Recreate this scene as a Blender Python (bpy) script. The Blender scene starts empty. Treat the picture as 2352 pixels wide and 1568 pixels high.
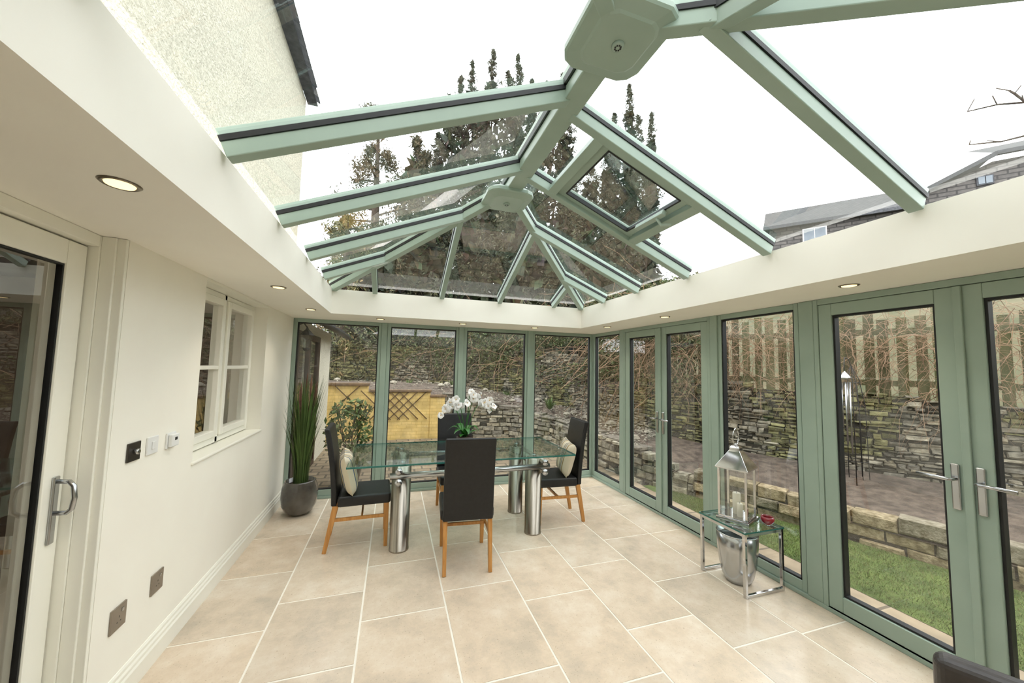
import bpy, math, random
from mathutils import Vector, Matrix, noise
random.seed(7)
COL=bpy.context.scene.collection
R=math.radians
rnd=random.random
def U(a,b): return a+(b-a)*random.random()
bpy.context.scene.view_settings.view_transform='Standard'

# ------------------------------------------------------------------ camera
F=835.0; PIT=R(4.1); YAW=R(17.9); ROL=R(1.25); EYE=Vector((0,0,1.6))
Fh=Vector((math.sin(YAW),math.cos(YAW),0)); Rt=Vector((math.cos(YAW),-math.sin(YAW),0)); Zu=Vector((0,0,1))
fw=Fh*math.cos(PIT)+Zu*math.sin(PIT); up=Zu*math.cos(PIT)-Fh*math.sin(PIT)
cx=Rt*math.cos(ROL)+up*math.sin(ROL); cy=up*math.cos(ROL)-Rt*math.sin(ROL)
cam=bpy.data.cameras.new('camera'); co=bpy.data.objects.new('camera',cam); COL.objects.link(co)
m=Matrix((cx,cy,-fw)).transposed().to_4x4(); m.translation=EYE; co.matrix_world=m
cam.sensor_width=36; cam.lens=F/2352*36; cam.clip_start=.02; cam.clip_end=300
bpy.context.scene.camera=co
# measuring helpers: where the sight line of a photo point meets a wall / the ground
def ray(px,py): return fw*F+cx*(px-1176)-cy*(py-784)
def onX(px,py,X): d=ray(px,py); return EYE+d*(X/d.x)
def onY(px,py,Y): d=ray(px,py); return EYE+d*(Y/d.y)
def onZ(px,py,Z): d=ray(px,py); return EYE+d*((Z-1.6)/d.z)

# ------------------------------------------------------------------ materials
def s(r,g,b):
    f=lambda c:(c/255/12.92) if c/255<=.04045 else ((c/255+.055)/1.055)**2.4
    return (f(r),f(g),f(b),1)
def newmat(name):
    m=bpy.data.materials.new(name); m.use_nodes=True; nt=m.node_tree
    return m,nt,nt.nodes['Principled BSDF']
def mat(name,c1,c2=None,rough=.5,metal=0,scale=8,bump=0,bscale=None,stretch=(1,1,1),spec=.5,attr=False,coat=0,ramp=(.35,.65),detail=5,bdist=.01):
    m,nt,p=newmat(name); N=nt.nodes; L=nt.links
    p.inputs['Roughness'].default_value=rough; p.inputs['Metallic'].default_value=metal
    p.inputs['Specular IOR Level'].default_value=spec; p.inputs['Coat Weight'].default_value=coat
    p.inputs['Base Color'].default_value=c1
    tc=N.new('ShaderNodeTexCoord'); mp=N.new('ShaderNodeMapping'); mp.inputs['Scale'].default_value=stretch
    L.new(tc.outputs['Object'],mp.inputs[0])
    src=None
    if c2 is not None:
        n=N.new('ShaderNodeTexNoise'); n.inputs['Scale'].default_value=scale; n.inputs['Detail'].default_value=detail
        L.new(mp.outputs[0],n.inputs['Vector'])
        r=N.new('ShaderNodeValToRGB'); r.color_ramp.elements[0].position=ramp[0]; r.color_ramp.elements[1].position=ramp[1]
        r.color_ramp.elements[0].color=c1; r.color_ramp.elements[1].color=c2
        L.new(n.outputs[0],r.inputs[0]); src=r.outputs[0]
    if attr:
        a=N.new('ShaderNodeAttribute'); a.attribute_name='Col'
        if src:
            x=N.new('ShaderNodeMix'); x.data_type='RGBA'; x.blend_type='MULTIPLY'; x.inputs[0].default_value=1
            L.new(src,x.inputs[6]); L.new(a.outputs['Color'],x.inputs[7]); src=x.outputs[2]
        else: src=a.outputs['Color']
    if src: L.new(src,p.inputs['Base Color'])
    if bump:
        n=N.new('ShaderNodeTexNoise'); n.inputs['Scale'].default_value=bscale or scale*4; n.inputs['Detail'].default_value=6
        L.new(mp.outputs[0],n.inputs['Vector'])
        b=N.new('ShaderNodeBump'); b.inputs['Strength'].default_value=bump; b.inputs['Distance'].default_value=bdist
        L.new(n.outputs[0],b.inputs['Height']); L.new(b.outputs[0],p.inputs['Normal'])
    return m
def glassmat(name,tint,r0=.05,rmax=.9,rough=0.0):
    m,nt,p=newmat(name); N=nt.nodes; L=nt.links; N.remove(p)
    out=[n for n in N if n.type=='OUTPUT_MATERIAL'][0]
    t=N.new('ShaderNodeBsdfTransparent'); t.inputs[0].default_value=tint
    g=N.new('ShaderNodeBsdfGlossy'); g.inputs['Roughness'].default_value=rough; g.inputs[0].default_value=(1,1,1,1)
    lw=N.new('ShaderNodeLayerWeight'); lw.inputs[0].default_value=.5
    pw=N.new('ShaderNodeMath'); pw.operation='POWER'; pw.inputs[1].default_value=4.5
    ml=N.new('ShaderNodeMath'); ml.operation='MULTIPLY_ADD'; ml.inputs[1].default_value=rmax; ml.inputs[2].default_value=r0
    mx=N.new('ShaderNodeMixShader')
    L.new(lw.outputs['Facing'],pw.inputs[0]); L.new(pw.outputs[0],ml.inputs[0]); L.new(ml.outputs[0],mx.inputs[0])
    L.new(t.outputs[0],mx.inputs[1]); L.new(g.outputs[0],mx.inputs[2]); L.new(mx.outputs[0],out.inputs[0])
    return m
def emit(name,c,st):
    m,nt,p=newmat(name); p.inputs['Base Color'].default_value=c
    p.inputs['Emission Color'].default_value=c; p.inputs['Emission Strength'].default_value=st; return m
def brickmat(name,c1,c2,mo,bw,bh,msz=.012,axes='XZ',rough=.7,bump=.5):
    m,nt,p=newmat(name); N=nt.nodes; L=nt.links; p.inputs['Roughness'].default_value=rough
    g=N.new('ShaderNodeNewGeometry'); sp=N.new('ShaderNodeSeparateXYZ'); cb=N.new('ShaderNodeCombineXYZ')
    L.new(g.outputs['Position'],sp.inputs[0]); L.new(sp.outputs[axes[0]],cb.inputs[0]); L.new(sp.outputs[axes[1]],cb.inputs[1])
    b=N.new('ShaderNodeTexBrick'); b.inputs['Scale'].default_value=1; b.inputs['Brick Width'].default_value=bw; b.inputs['Row Height'].default_value=bh
    b.inputs['Mortar Size'].default_value=msz; b.inputs['Color1'].default_value=c1; b.inputs['Color2'].default_value=c2; b.inputs['Mortar'].default_value=mo
    L.new(cb.outputs[0],b.inputs['Vector'])
    n=N.new('ShaderNodeTexNoise'); n.inputs['Scale'].default_value=5; L.new(g.outputs['Position'],n.inputs['Vector'])
    rr=N.new('ShaderNodeValToRGB'); rr.color_ramp.elements[0].position=.3; rr.color_ramp.elements[1].position=.7
    rr.color_ramp.elements[0].color=(.75,.75,.75,1); rr.color_ramp.elements[1].color=(1.1,1.1,1.1,1); L.new(n.outputs[0],rr.inputs[0])
    x=N.new('ShaderNodeMix'); x.data_type='RGBA'; x.blend_type='MULTIPLY'; x.inputs[0].default_value=1
    L.new(b.outputs['Color'],x.inputs[6]); L.new(rr.outputs[0],x.inputs[7]); L.new(x.outputs[2],p.inputs['Base Color'])
    bp=N.new('ShaderNodeBump'); bp.invert=True; bp.inputs['Strength'].default_value=bump; bp.inputs['Distance'].default_value=.01
    L.new(b.outputs['Fac'],bp.inputs['Height']); L.new(bp.outputs[0],p.inputs['Normal'])
    return m
def stripemat(name):
    m,nt,p=newmat(name); N=nt.nodes; L=nt.links; p.inputs['Roughness'].default_value=.9
    tc=N.new('ShaderNodeTexCoord'); sp=N.new('ShaderNodeSeparateXYZ'); L.new(tc.outputs['Object'],sp.inputs[0])
    ml=N.new('ShaderNodeMath'); ml.operation='MULTIPLY'; ml.inputs[1].default_value=6.2; L.new(sp.outputs['X'],ml.inputs[0])
    fr=N.new('ShaderNodeMath'); fr.operation='FRACT'; L.new(ml.outputs[0],fr.inputs[0])
    r=N.new('ShaderNodeValToRGB'); r.color_ramp.interpolation='CONSTANT'; e=r.color_ramp.elements
    e[0].position=0; e[0].color=s(206,196,172); e[1].position=.3; e[1].color=s(150,128,92)
    for ps,c in ((.42,s(206,196,172)),(.52,s(110,120,130)),(.62,s(185,170,135)),(.8,s(86,100,120)),(.88,s(206,196,172))):
        q=e.new(ps); q.color=c
    L.new(fr.outputs[0],r.inputs[0]); L.new(r.outputs[0],p.inputs['Base Color']); return m

M={}
M['wall']=mat('cream_paint',s(249,246,234),s(247,243,231),rough=.7,scale=3)
M['soffit']=mat('ceiling_paint',s(249,246,236),s(247,243,233),rough=.75,scale=3)
M['gloss']=mat('white_gloss_paint',s(247,245,233),s(243,241,229),rough=.35,scale=3)
M['sage']=mat('sage_paint',s(156,175,162),s(151,170,157),rough=.36,scale=6)
M['sage_light']=mat('sage_capping',s(170,188,177),s(164,182,171),rough=.35,scale=6)
M['black']=mat('black_rubber',s(16,18,20),s(22,24,26),rough=.5,scale=20)
M['glass']=glassmat('window_glass',(.93,.95,.94,1),.08,.85)
M['doorglass']=glassmat('door_glass',(.9,.92,.9,1),.16,.85)
M['roofglass']=glassmat('roof_glass',(.84,.865,.86,1),.14,.75)
M['ventglass']=glassmat('vent_glass',(.74,.78,.77,1),.12,.75)
M['tableglass']=glassmat('table_glass',(.84,.92,.90,1),.09,.85)
M['glassedge']=mat('glass_edge',s(40,100,90),s(60,120,110),rough=.15,scale=10)
M['steel']=mat('brushed_steel',s(186,178,166),s(152,146,136),rough=.28,metal=1,scale=3,stretch=(40,40,1))
M['plate']=mat('steel_plate',s(158,148,134),s(146,136,124),rough=.35,metal=.55,scale=8)
M['chrome']=mat('chrome',s(215,215,215),s(200,200,202),rough=.07,metal=1,scale=4)
M['satin']=mat('satin_aluminium',s(190,192,194),s(180,182,185),rough=.22,metal=1,scale=4)
M['nickel']=mat('dark_nickel',s(96,92,86),s(80,76,72),rough=.35,metal=.8,scale=6)
M['plastic']=mat('white_plastic',s(238,238,235),s(232,232,230),rough=.35,scale=5)
M['leather']=mat('black_leather',s(17,17,18),s(24,24,25),rough=.45,scale=40,bump=.25,bscale=140,bdist=.002)
M['brownleather']=mat('taupe_leather',s(52,48,47),s(66,61,60),rough=.38,scale=20,bump=.3,bscale=120,bdist=.002)
M['oak']=mat('oak_wood',s(204,148,82),s(184,126,64),rough=.45,scale=6,stretch=(8,8,.8))
M['stripe']=stripemat('striped_fabric')
M['pot']=mat('glazed_pot',s(66,62,58),s(96,92,86),rough=.14,scale=5,coat=.6)
M['soil']=mat('garden_soil',s(78,68,59),s(118,104,92),rough=.95,scale=9,bump=1,bscale=25,bdist=.05)
M['potsoil']=mat('potting_soil',s(50,38,30),s(80,62,48),rough=.95,scale=40,bump=1)
M['leafattr']=mat('foliage',s(220,220,220),s(255,255,255),rough=.65,attr=True,scale=3,spec=.3)
M['bark']=mat('bark',s(80,66,54),s(50,40,34),rough=.9,scale=8,bump=.8,stretch=(4,4,1))
M['stone']=mat('rubble_stone',s(160,160,152),s(255,255,246),rough=.9,attr=True,scale=11,bump=1,bscale=34,bdist=.02,ramp=(.3,.7))
M['sandstone']=mat('sandstone_block',s(180,175,160),s(255,255,255),rough=.85,attr=True,scale=18,bump=1,bscale=50,bdist=.015)
M['yellow']=brickmat('yellow_painted_brick',s(226,196,126),s(222,191,119),s(208,178,108),.225,.075,.007,bump=.3)
M['grassbase']=mat('lawn_ground',s(66,84,32),s(96,112,50),rough=.9,scale=6,bump=.8)
M['blade']=mat('grass_blades',s(225,225,225),s(255,255,255),rough=.7,attr=True,scale=2)
M['patio']=brickmat('patio_sett',s(150,134,108),s(128,112,90),s(92,82,66),.26,.18,.015,'XY')
M['flag']=brickmat('flagstone',s(166,148,122),s(152,134,110),s(104,92,76),.9,.45,.012,'XY',bump=.3)
M['render']=mat('roughcast_render',s(224,220,202),s(204,200,182),rough=.9,scale=40,bump=.8,bscale=70,bdist=.022,ramp=(.4,.6))
M['slate']=mat('slate',s(56,58,62),s(80,82,86),rough=.7,scale=12,bump=.5)
M['slateroof']=brickmat('slate_roof',s(74,74,74),s(62,64,64),s(42,44,46),.4,.22,.015,'XY')
M['farstone']=brickmat('far_stone',s(100,96,92),s(76,74,72),s(58,56,54),.55,.22,.03,'YZ')
M['fence']=mat('weathered_fence',s(86,90,56),s(120,114,84),rough=.9,scale=3,stretch=(5,5,.7),bump=.5,attr=True)
M['twig']=mat('dry_bramble',s(164,134,106),s(124,98,76),rough=.9,scale=6)
M['brownwood']=mat('dark_stained_wood',s(48,34,28),s(66,46,36),rough=.5,scale=4,stretch=(6,6,1))
M['trellis']=mat('trellis_wood',s(100,74,40),s(78,58,32),rough=.8,scale=8)
M['coping']=mat('coping',s(90,72,54),s(118,94,68),rough=.9,scale=8)
M['petal']=mat('orchid_petal',s(246,245,242),s(238,235,232),rough=.6,scale=20)
M['petalc']=mat('orchid_centre',s(220,190,90),s(170,70,100),rough=.6,scale=60)
M['leafgreen']=mat('orchid_leaf',s(40,100,34),s(62,128,48),rough=.3,scale=6)
M['plume']=mat('grass_plume',s(88,60,52),s(116,84,68),rough=.9,scale=20)
M['red']=mat('red_glass',s(120,12,30),s(170,30,50),rough=.06,scale=6,coat=1)
M['wax']=mat('candle_wax',s(240,234,218),s(232,226,208),rough=.5,scale=5)
M['lamp']=emit('warm_lamp',s(255,226,170),1.7)
M['rimm']=mat('downlight_rim',s(150,140,126),s(130,120,108),rough=.3,metal=1,scale=6)
M['iron']=mat('dark_iron',s(34,32,32),s(50,48,46),rough=.6,scale=10)
M['dark']=mat('kitchen_dark',s(150,134,118),s(120,104,92),rough=.8,scale=2)
M['hill']=mat('hill_grass',s(74,78,50),s(100,92,66),rough=.95,scale=1.2)
M['grout']=mat('grout',s(238,232,219),s(231,225,212),rough=.7,scale=12)
M['farpane']=mat('far_pane',s(120,130,138),s(100,110,118),rough=.1,scale=1)
M['reflection_blocker']=mat('blocker_leaves',s(40,48,28),s(62,66,40),rough=.9,scale=9,bump=1,bscale=20,bdist=.1)
def tilemat():
    m,nt,p=newmat('limestone_tile'); N=nt.nodes; L=nt.links
    tc=N.new('ShaderNodeTexCoord'); a=N.new('ShaderNodeAttribute'); a.attribute_name='Col'
    n=N.new('ShaderNodeTexNoise'); n.inputs['Scale'].default_value=3.0; n.inputs['Detail'].default_value=12; n.inputs['Roughness'].default_value=.72
    n2=N.new('ShaderNodeTexNoise'); n2.inputs['Scale'].default_value=85; n2.inputs['Detail'].default_value=3
    ad=N.new('ShaderNodeVectorMath'); ad.operation='ADD'; L.new(tc.outputs['Object'],ad.inputs[0]); 
    sc=N.new('ShaderNodeVectorMath'); sc.operation='SCALE'; sc.inputs['Scale'].default_value=67; L.new(a.outputs['Color'],sc.inputs[0]); L.new(sc.outputs[0],ad.inputs[1])
    L.new(ad.outputs[0],n.inputs['Vector']); L.new(tc.outputs['Object'],n2.inputs['Vector'])
    r=N.new('ShaderNodeValToRGB'); e=r.color_ramp.elements; e[0].position=.34; e[0].color=s(198,184,165); e[1].position=.66; e[1].color=s(232,219,200)
    q=e.new(.5); q.color=s(220,202,179)
    r2=N.new('ShaderNodeValToRGB'); r2.color_ramp.elements[0].position=.27; r2.color_ramp.elements[0].color=(.72,.69,.66,1); r2.color_ramp.elements[1].position=.37; r2.color_ramp.elements[1].color=(1,1,1,1)
    L.new(n.outputs[0],r.inputs[0]); L.new(n2.outputs[0],r2.inputs[0])
    x=N.new('ShaderNodeMix'); x.data_type='RGBA'; x.blend_type='MULTIPLY'; x.inputs[0].default_value=1
    L.new(r.outputs[0],x.inputs[6]); L.new(r2.outputs[0],x.inputs[7])
    y=N.new('ShaderNodeMix'); y.data_type='RGBA'; y.blend_type='MULTIPLY'; y.inputs[0].default_value=1
    L.new(x.outputs[2],y.inputs[6]); L.new(a.outputs['Color'],y.inputs[7]); L.new(y.outputs[2],p.inputs['Base Color'])
    p.inputs['Roughness'].default_value=.2
    b=N.new('ShaderNodeBump'); b.inputs['Strength'].default_value=.08; b.inputs['Distance'].default_value=.01; L.new(n.outputs[0],b.inputs['Height']); L.new(b.outputs[0],p.inputs['Normal'])
    return m
M['tile']=tilemat()

# ------------------------------------------------------------------ mesh builder
def wl(o):
    v=Vector((0,0,0))
    while o: v=v+o.location; o=o.parent
    return v
class MB:
    def __init__(self): self.v=[];self.f=[];self.c=[];self.sm=[]
    def add(self,vs,fs,col=(1,1,1),smooth=False):
        k=len(self.v); self.v+= [tuple(v) for v in vs]; self.c+=[(col[0],col[1],col[2],1)]*len(vs)
        self.f+=[tuple(i+k for i in f) for f in fs]; self.sm+=[smooth]*len(fs)
    BF=[(0,3,2,1),(4,5,6,7),(0,1,5,4),(1,2,6,5),(2,3,7,6),(3,0,4,7)]
    def box(self,x0,x1,y0,y1,z0,z1,col=(1,1,1)):
        x0,x1=sorted((x0,x1)); y0,y1=sorted((y0,y1)); z0,z1=sorted((z0,z1))
        self.add([(x0,y0,z0),(x1,y0,z0),(x1,y1,z0),(x0,y1,z0),(x0,y0,z1),(x1,y0,z1),(x1,y1,z1),(x0,y1,z1)],self.BF,col)
    def bar(self,p,q,w,h,up=(0,0,1),w2=None,h2=None,col=(1,1,1)):
        p=Vector(p);q=Vector(q);d=(q-p).normalized();u=Vector(up)
        sd=d.cross(u)
        if sd.length<1e-4: sd=d.cross(Vector((0,1,0)))
        sd.normalize(); u=sd.cross(d).normalized()
        w2=w if w2 is None else w2; h2=h if h2 is None else h2
        vs=[p-sd*w/2-u*h/2,p+sd*w/2-u*h/2,p+sd*w/2+u*h/2,p-sd*w/2+u*h/2,q-sd*w2/2-u*h2/2,q+sd*w2/2-u*h2/2,q+sd*w2/2+u*h2/2,q-sd*w2/2+u*h2/2]
        self.add(vs,[(0,1,2,3),(7,6,5,4),(4,5,1,0),(5,6,2,1),(6,7,3,2),(7,4,0,3)],col)
    def tube(self,pts,r,seg=8,radii=None,col=(1,1,1),caps=True,closed=False):
        pts=[Vector(p) for p in pts]; n=len(pts); vs=[];fs=[]; prev=None
        for i,p in enumerate(pts):
            d=(pts[min(i+1,n-1)]-pts[max(i-1,0)])
            if closed: d=pts[(i+1)%n]-pts[i-1]
            d.normalize()
            a=prev if prev is not None else (Vector((0,0,1)) if abs(d.z)<.9 else Vector((1,0,0)))
            a=(a-d*a.dot(d)); 
            if a.length<1e-5: a=d.orthogonal()
            a.normalize(); prev=a; b=d.cross(a); rr=radii[i] if radii else r
            for k in range(seg):
                t=2*math.pi*k/seg; vs.append(p+(a*math.cos(t)+b*math.sin(t))*rr)
        m=n if closed else n-1
        for i in range(m):
            j=(i+1)%n
            for k in range(seg):
                fs.append((i*seg+k,i*seg+(k+1)%seg,j*seg+(k+1)%seg,j*seg+k))
        if caps and not closed: fs.append(tuple(range(seg))[::-1]); fs.append(tuple((n-1)*seg+k for k in range(seg)))
        self.add(vs,fs,col,True)
    def lathe(self,prof,c=(0,0,0),seg=32,col=(1,1,1),smooth=True,rot=0):
        vs=[];fs=[];n=len(prof)
        for (r,z) in prof:
            for k in range(seg):
                t=2*math.pi*k/seg+rot; vs.append((c[0]+r*math.cos(t),c[1]+r*math.sin(t),c[2]+z))
        for i in range(n-1):
            for k in range(seg): fs.append((i*seg+k,i*seg+(k+1)%seg,(i+1)*seg+(k+1)%seg,(i+1)*seg+k))
        fs.append(tuple(range(seg))[::-1]); fs.append(tuple((n-1)*seg+k for k in range(seg)))
        self.add(vs,fs,col,smooth)
    def loft(self,rings,col=(1,1,1)):
        n=len(rings[0]); vs=[p for rg in rings for p in rg]; fs=[]
        for i in range(len(rings)-1):
            for k in range(n): fs.append((i*n+k,i*n+(k+1)%n,(i+1)*n+(k+1)%n,(i+1)*n+k))
        fs.append(tuple(range(n))[::-1]); fs.append(tuple((len(rings)-1)*n+k for k in range(n))); self.add(vs,fs,col)
    def quad(self,a,b,c,d,col=(1,1,1)): self.add([a,b,c,d],[(0,1,2,3)],col)
    def leaf(self,p,sz,col,w=.45):
        a=Vector((U(-1,1),U(-1,1),U(-1,1))).normalized(); b=a.cross(Vector((U(-1,1),U(-1,1),U(-1,1)))).normalized()
        p=Vector(p); self.add([p-a*sz,p-b*sz*w,p+a*sz,p+b*sz*w],[(0,1,2,3)],col)
    def build(self,name,m,parent=None,world=False,bevel=0,seg=2,mods=None):
        me=bpy.data.meshes.new(name)
        off=wl(parent) if (world and parent) else Vector((0,0,0))
        me.from_pydata([tuple(Vector(v)-off) for v in self.v],[],self.f)
        me.polygons.foreach_set('use_smooth',self.sm)
        ca=me.color_attributes.new('Col','FLOAT_COLOR','POINT')
        ca.data.foreach_set('color',[x for c in self.c for x in c])
        me.materials.append(m); me.update()
        o=bpy.data.objects.new(name,me); COL.objects.link(o)
        if parent: o.parent=parent
        if bevel:
            b=o.modifiers.new('Bevel','BEVEL'); b.width=bevel; b.segments=seg; b.limit_method='ANGLE'; b.angle_limit=R(50)
        return o
def tag(o,label,cat,group=None,kind=None):
    o['label']=label
    if cat: o['category']=cat
    if group: o['group']=group
    if kind: o['kind']=kind
    return o
def thing(name,label,cat,loc=(0,0,0),rz=0,group=None,kind=None):
    o=bpy.data.objects.new(name,None); COL.objects.link(o); o.location=loc; o.rotation_euler=(0,0,rz); o.empty_display_size=.1
    return tag(o,label,cat,group,kind)
def sroot(name,loc=(0,0,0)):
    o=bpy.data.objects.new(name,None); COL.objects.link(o); o.location=loc; o['kind']='structure'; return o
def struct(o): o['kind']='structure'; return o
def copy_tree(o,parent=None):
    c=o.copy(); COL.objects.link(c); c.parent=parent
    for ch in list(o.children): copy_tree(ch,c)
    return c

# ------------------------------------------------------------------ room constants
XL,XR,YB=-1.16,2.88,4.90
ZS,ZF=2.136,2.40
IX0,IX1,IY0,IY1=-.66,2.33,-.26,4.26
YF=-1.6

# floor
b=MB(); b.box(-1.32,2.99,YF,5.0,-.06,-.002,(1,1,1))
fl=struct(b.build('floor',M['grout']))
cols=[-1.3,-.665,-.13,.4,.925,1.44,1.95,2.47,2.97]
jts=[[1.97,2.63,3.29,3.95,4.6],[1.55,2.21,2.88,3.65,4.3],[1.85,2.55,3.2,3.9,4.6],[1.9,2.72,3.4,4.1],[1.7,2.46,3.13,3.8,4.5],[1.3,2.02,2.75,3.45,4.1],[1.0,1.72,2.4,3.1,3.8,4.5],[1.05,1.69,2.4,3.1,3.8,4.5]]
b=MB()
for i in range(8):
    ys=[YF]; y=jts[i][0]
    pre=[]
    while y-.68>YF+.1: y-=.68; pre.append(y)
    ys+=pre[::-1]+jts[i]+[5.0]
    for k in range(len(ys)-1):
        v=U(.88,.98); t=U(-.012,.018)
        b.box(cols[i]+.006,cols[i+1]-.006,ys[k]+.006,ys[k+1]-.006,-.02,0,(v+t,v,v-t))
b.build('floor_tiles',M['tile'],fl)

# ceiling soffit ring
b=MB()
b.box(-1.34,IX0,YF,5.0,ZS,ZF); b.box(IX1,3.0,YF,5.0,ZS,ZF); b.box(IX0,IX1,IY1,5.0,ZS,ZF); b.box(IX0,IX1,YF,IY0,ZS,ZF)
struct(b.build('ceiling',M['soffit']))
b=MB(); b.box(-1.5,3.0,YF-.1,YF,0,ZF); struct(b.build('wall_front',M['wall']))
b=MB(); b.box(XR,3.0,YF,-.58,0,ZS); struct(b.build('wall_right',M['wall']))  # unseen stretch made solid to keep bright sky out of the rear-pane reflections

# left wall
WY0,WY1,WZ=2.79,3.99,.985
DY=2.07
b=MB()
b.box(-1.46,XL,DY,WY0,0,ZS); b.box(-1.46,XL,WY0,WY1,0,WZ-.03); b.box(-1.46,XL,WY1,5.0,0,ZS); b.box(-1.46,XL,YF,.2,0,ZS)
b.box(-1.46,-1.34,.2,5.0,2.10,ZF)
struct(b.build('wall_left',M['wall']))
# skirting
b=MB()
def skirt(y0,y1):
    pr=[(0,0),(.022,0),(.022,.09),(.016,.1),(.016,.115),(.01,.125),(.01,.14),(.004,.15),(0,.15)]
    n=len(pr); vs=[(XL+p[0],y0,p[1]) for p in pr]+[(XL+p[0],y1,p[1]) for p in pr]
    fs=[(i,(i+1)%n,(i+1)%n+n,i+n) for i in range(n)]+[tuple(range(n))[::-1],tuple(range(n,2*n))]
    b.add(vs,fs)
skirt(DY,YB-.005); skirt(YF,.2)
struct(b.build('baseboard_left',M['gloss']))
# kitchen behind the left wall
b=MB(); b.box(-4.6,-4.5,-1,5.0,-.05,2.5); b.box(-4.5,-1.46,-1.1,-1,-.05,2.5); b.box(-4.5,-1.46,4.95,5.0,-.05,2.5); b.box(-4.5,-1.46,-1,4.95,2.4,2.5); b.box(-4.5,-1.46,-1,4.95,-.06,-.01)
struct(b.build('wall_kitchen',M['dark']))

def rframe(b,axis,p0,p1,a0,a1,z0,z1,w):
    wl_,wr,wb,wt=w if isinstance(w,tuple) else (w,)*4
    B=(lambda u0,u1,q0,q1: b.box(u0,u1,p0,p1,q0,q1)) if axis=='Y' else (lambda u0,u1,q0,q1: b.box(p0,p1,u0,u1,q0,q1))
    B(a0,a0+wl_,z0,z1); B(a1-wr,a1,z0,z1); B(a0+wl_,a1-wr,z0,z0+wb); B(a0+wl_,a1-wr,z1-wt,z1)
def pane(b,axis,p,a0,a1,z0,z1):
    if axis=='Y': b.quad((a0,p,z0),(a1,p,z0),(a1,p,z1),(a0,p,z1))
    else: b.quad((p,a0,z0),(p,a1,z0),(p,a1,z1),(p,a0,z1))
def glazing(name,axis,p0,p1,a0,a1,z0,z1,w,m='sage',gm='glass'):
    c=((a0+a1)/2,(p0+p1)/2,z0) if axis=='Y' else ((p0+p1)/2,(a0+a1)/2,z0)
    r=sroot(name,c)
    b=MB(); rframe(b,axis,p0,p1,a0,a1,z0,z1,w); b.build('frame',M[m],r,True,bevel=.004)
    W=w if isinstance(w,tuple) else (w,)*4
    g0,g1,h0,h1=a0+W[0],a1-W[1],z0+W[2],z1-W[3]
    b=MB(); mid=(p0+p1)/2; rframe(b,axis,mid-.022,mid+.022,g0,g1,h0,h1,.012); b.build('gasket',M['black'],r,True)
    b=MB(); pane(b,axis,mid,g0+.01,g1-.01,h0+.01,h1-.01); b.build('glass',M[gm],r,True)
    return r
# window_1 : cream casement in the left wall
r=sroot('window_1',(-1.3,3.39,WZ))
b=MB(); rframe(b,'X',-1.34,-1.27,WY0,WY1,WZ,2.115,(.04,.04,.045,.04)); b.box(-1.34,-1.27,3.36,3.40,WZ,2.115); b.build('frame',M['gloss'],r,True,bevel=.004)
for (a0,a1) in ((WY0+.04,3.36),(3.40,WY1-.04)):
    b=MB(); z0,z1=WZ+.045,2.075; rframe(b,'X',-1.325,-1.255,a0+.003,a1-.003,z0+.003,z1-.003,.05); zm=(z0+z1)/2
    b.box(-1.32,-1.26,a0+.05,a1-.05,zm-.014,zm+.014); sa=b.build('sash',M['gloss'],r,True,bevel=.005)
    b=MB(); pane(b,'X',-1.29,a0+.05,a1-.05,z0+.05,z1-.05); b.build('glass',M['doorglass'],sa,True)
b=MB(); b.box(-1.3,-1.148,WY0-.015,WY1+.015,WZ-.03,WZ-.008); b.build('window_sill',M['gloss'],r,True,bevel=.009,seg=3)
b=MB(); b.box(-1.46,XL-.001,WY0,WY1,2.116,ZS-.001); struct(b.build('trim_1',M['gloss']))

# door_1 : cream glazed door at the left
r=sroot('door_1',(-1.28,1.15,0))
b=MB(); rframe(b,'X',-1.35,-1.24,.2,DY,0,ZS,(.045,.035,.03,.05)); b.build('frame',M['gloss'],r,True,bevel=.004)
b=MB(); rframe(b,'X',-1.335,-1.275,.25,DY-.04,.035,2.08,(.1,.095,.16,.1)); lf=b.build('door_leaf',M['gloss'],r,True,bevel=.006)
b=MB(); rframe(b,'X',-1.303,-1.283,.35,DY-.135,.195,1.98,.008); b.build('gasket',M['black'],lf,True)
b=MB(); pane(b,'X',-1.293,.357,DY-.142,.2,1.973); b.build('glass',M['doorglass'],lf,True)
hz=1.04; hy=DY-.085
b=MB(); b.box(-1.275,-1.264,hy-.014,hy+.014,hz-.18,hz+.085); h=b.build('handle',M['satin'],r,True,bevel=.005,seg=3)
b=MB(); b.tube([(-1.262,hy,hz-.06),(-1.225,hy-.005,hz-.06),(-1.207,hy-.01,hz-.045),(-1.2,hy-.012,hz),(-1.207,hy-.01,hz+.045),(-1.225,hy-.005,hz+.062),(-1.262,hy,hz+.064)],.009,10); b.build('pull_bar',M['satin'],h,True)
b=MB(); b.lathe([(.01,0),(.01,.004)],(0,0,0),16); k=b.build('keyhole',M['nickel'],h,True); 
k.data.transform(Matrix.Translation(Vector((-1.262,hy,hz-.14))-wl(h))@Matrix.Rotation(R(90),4,'Y'))
b=MB(); b.box(-1.24,XL,DY-.018,DY-.001,0,ZS-.001); b.box(-1.24,XL-.03,DY-.03,DY-.018,0,ZS-.001); struct(b.build('trim_2',M['gloss'],bevel=.003))

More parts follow.
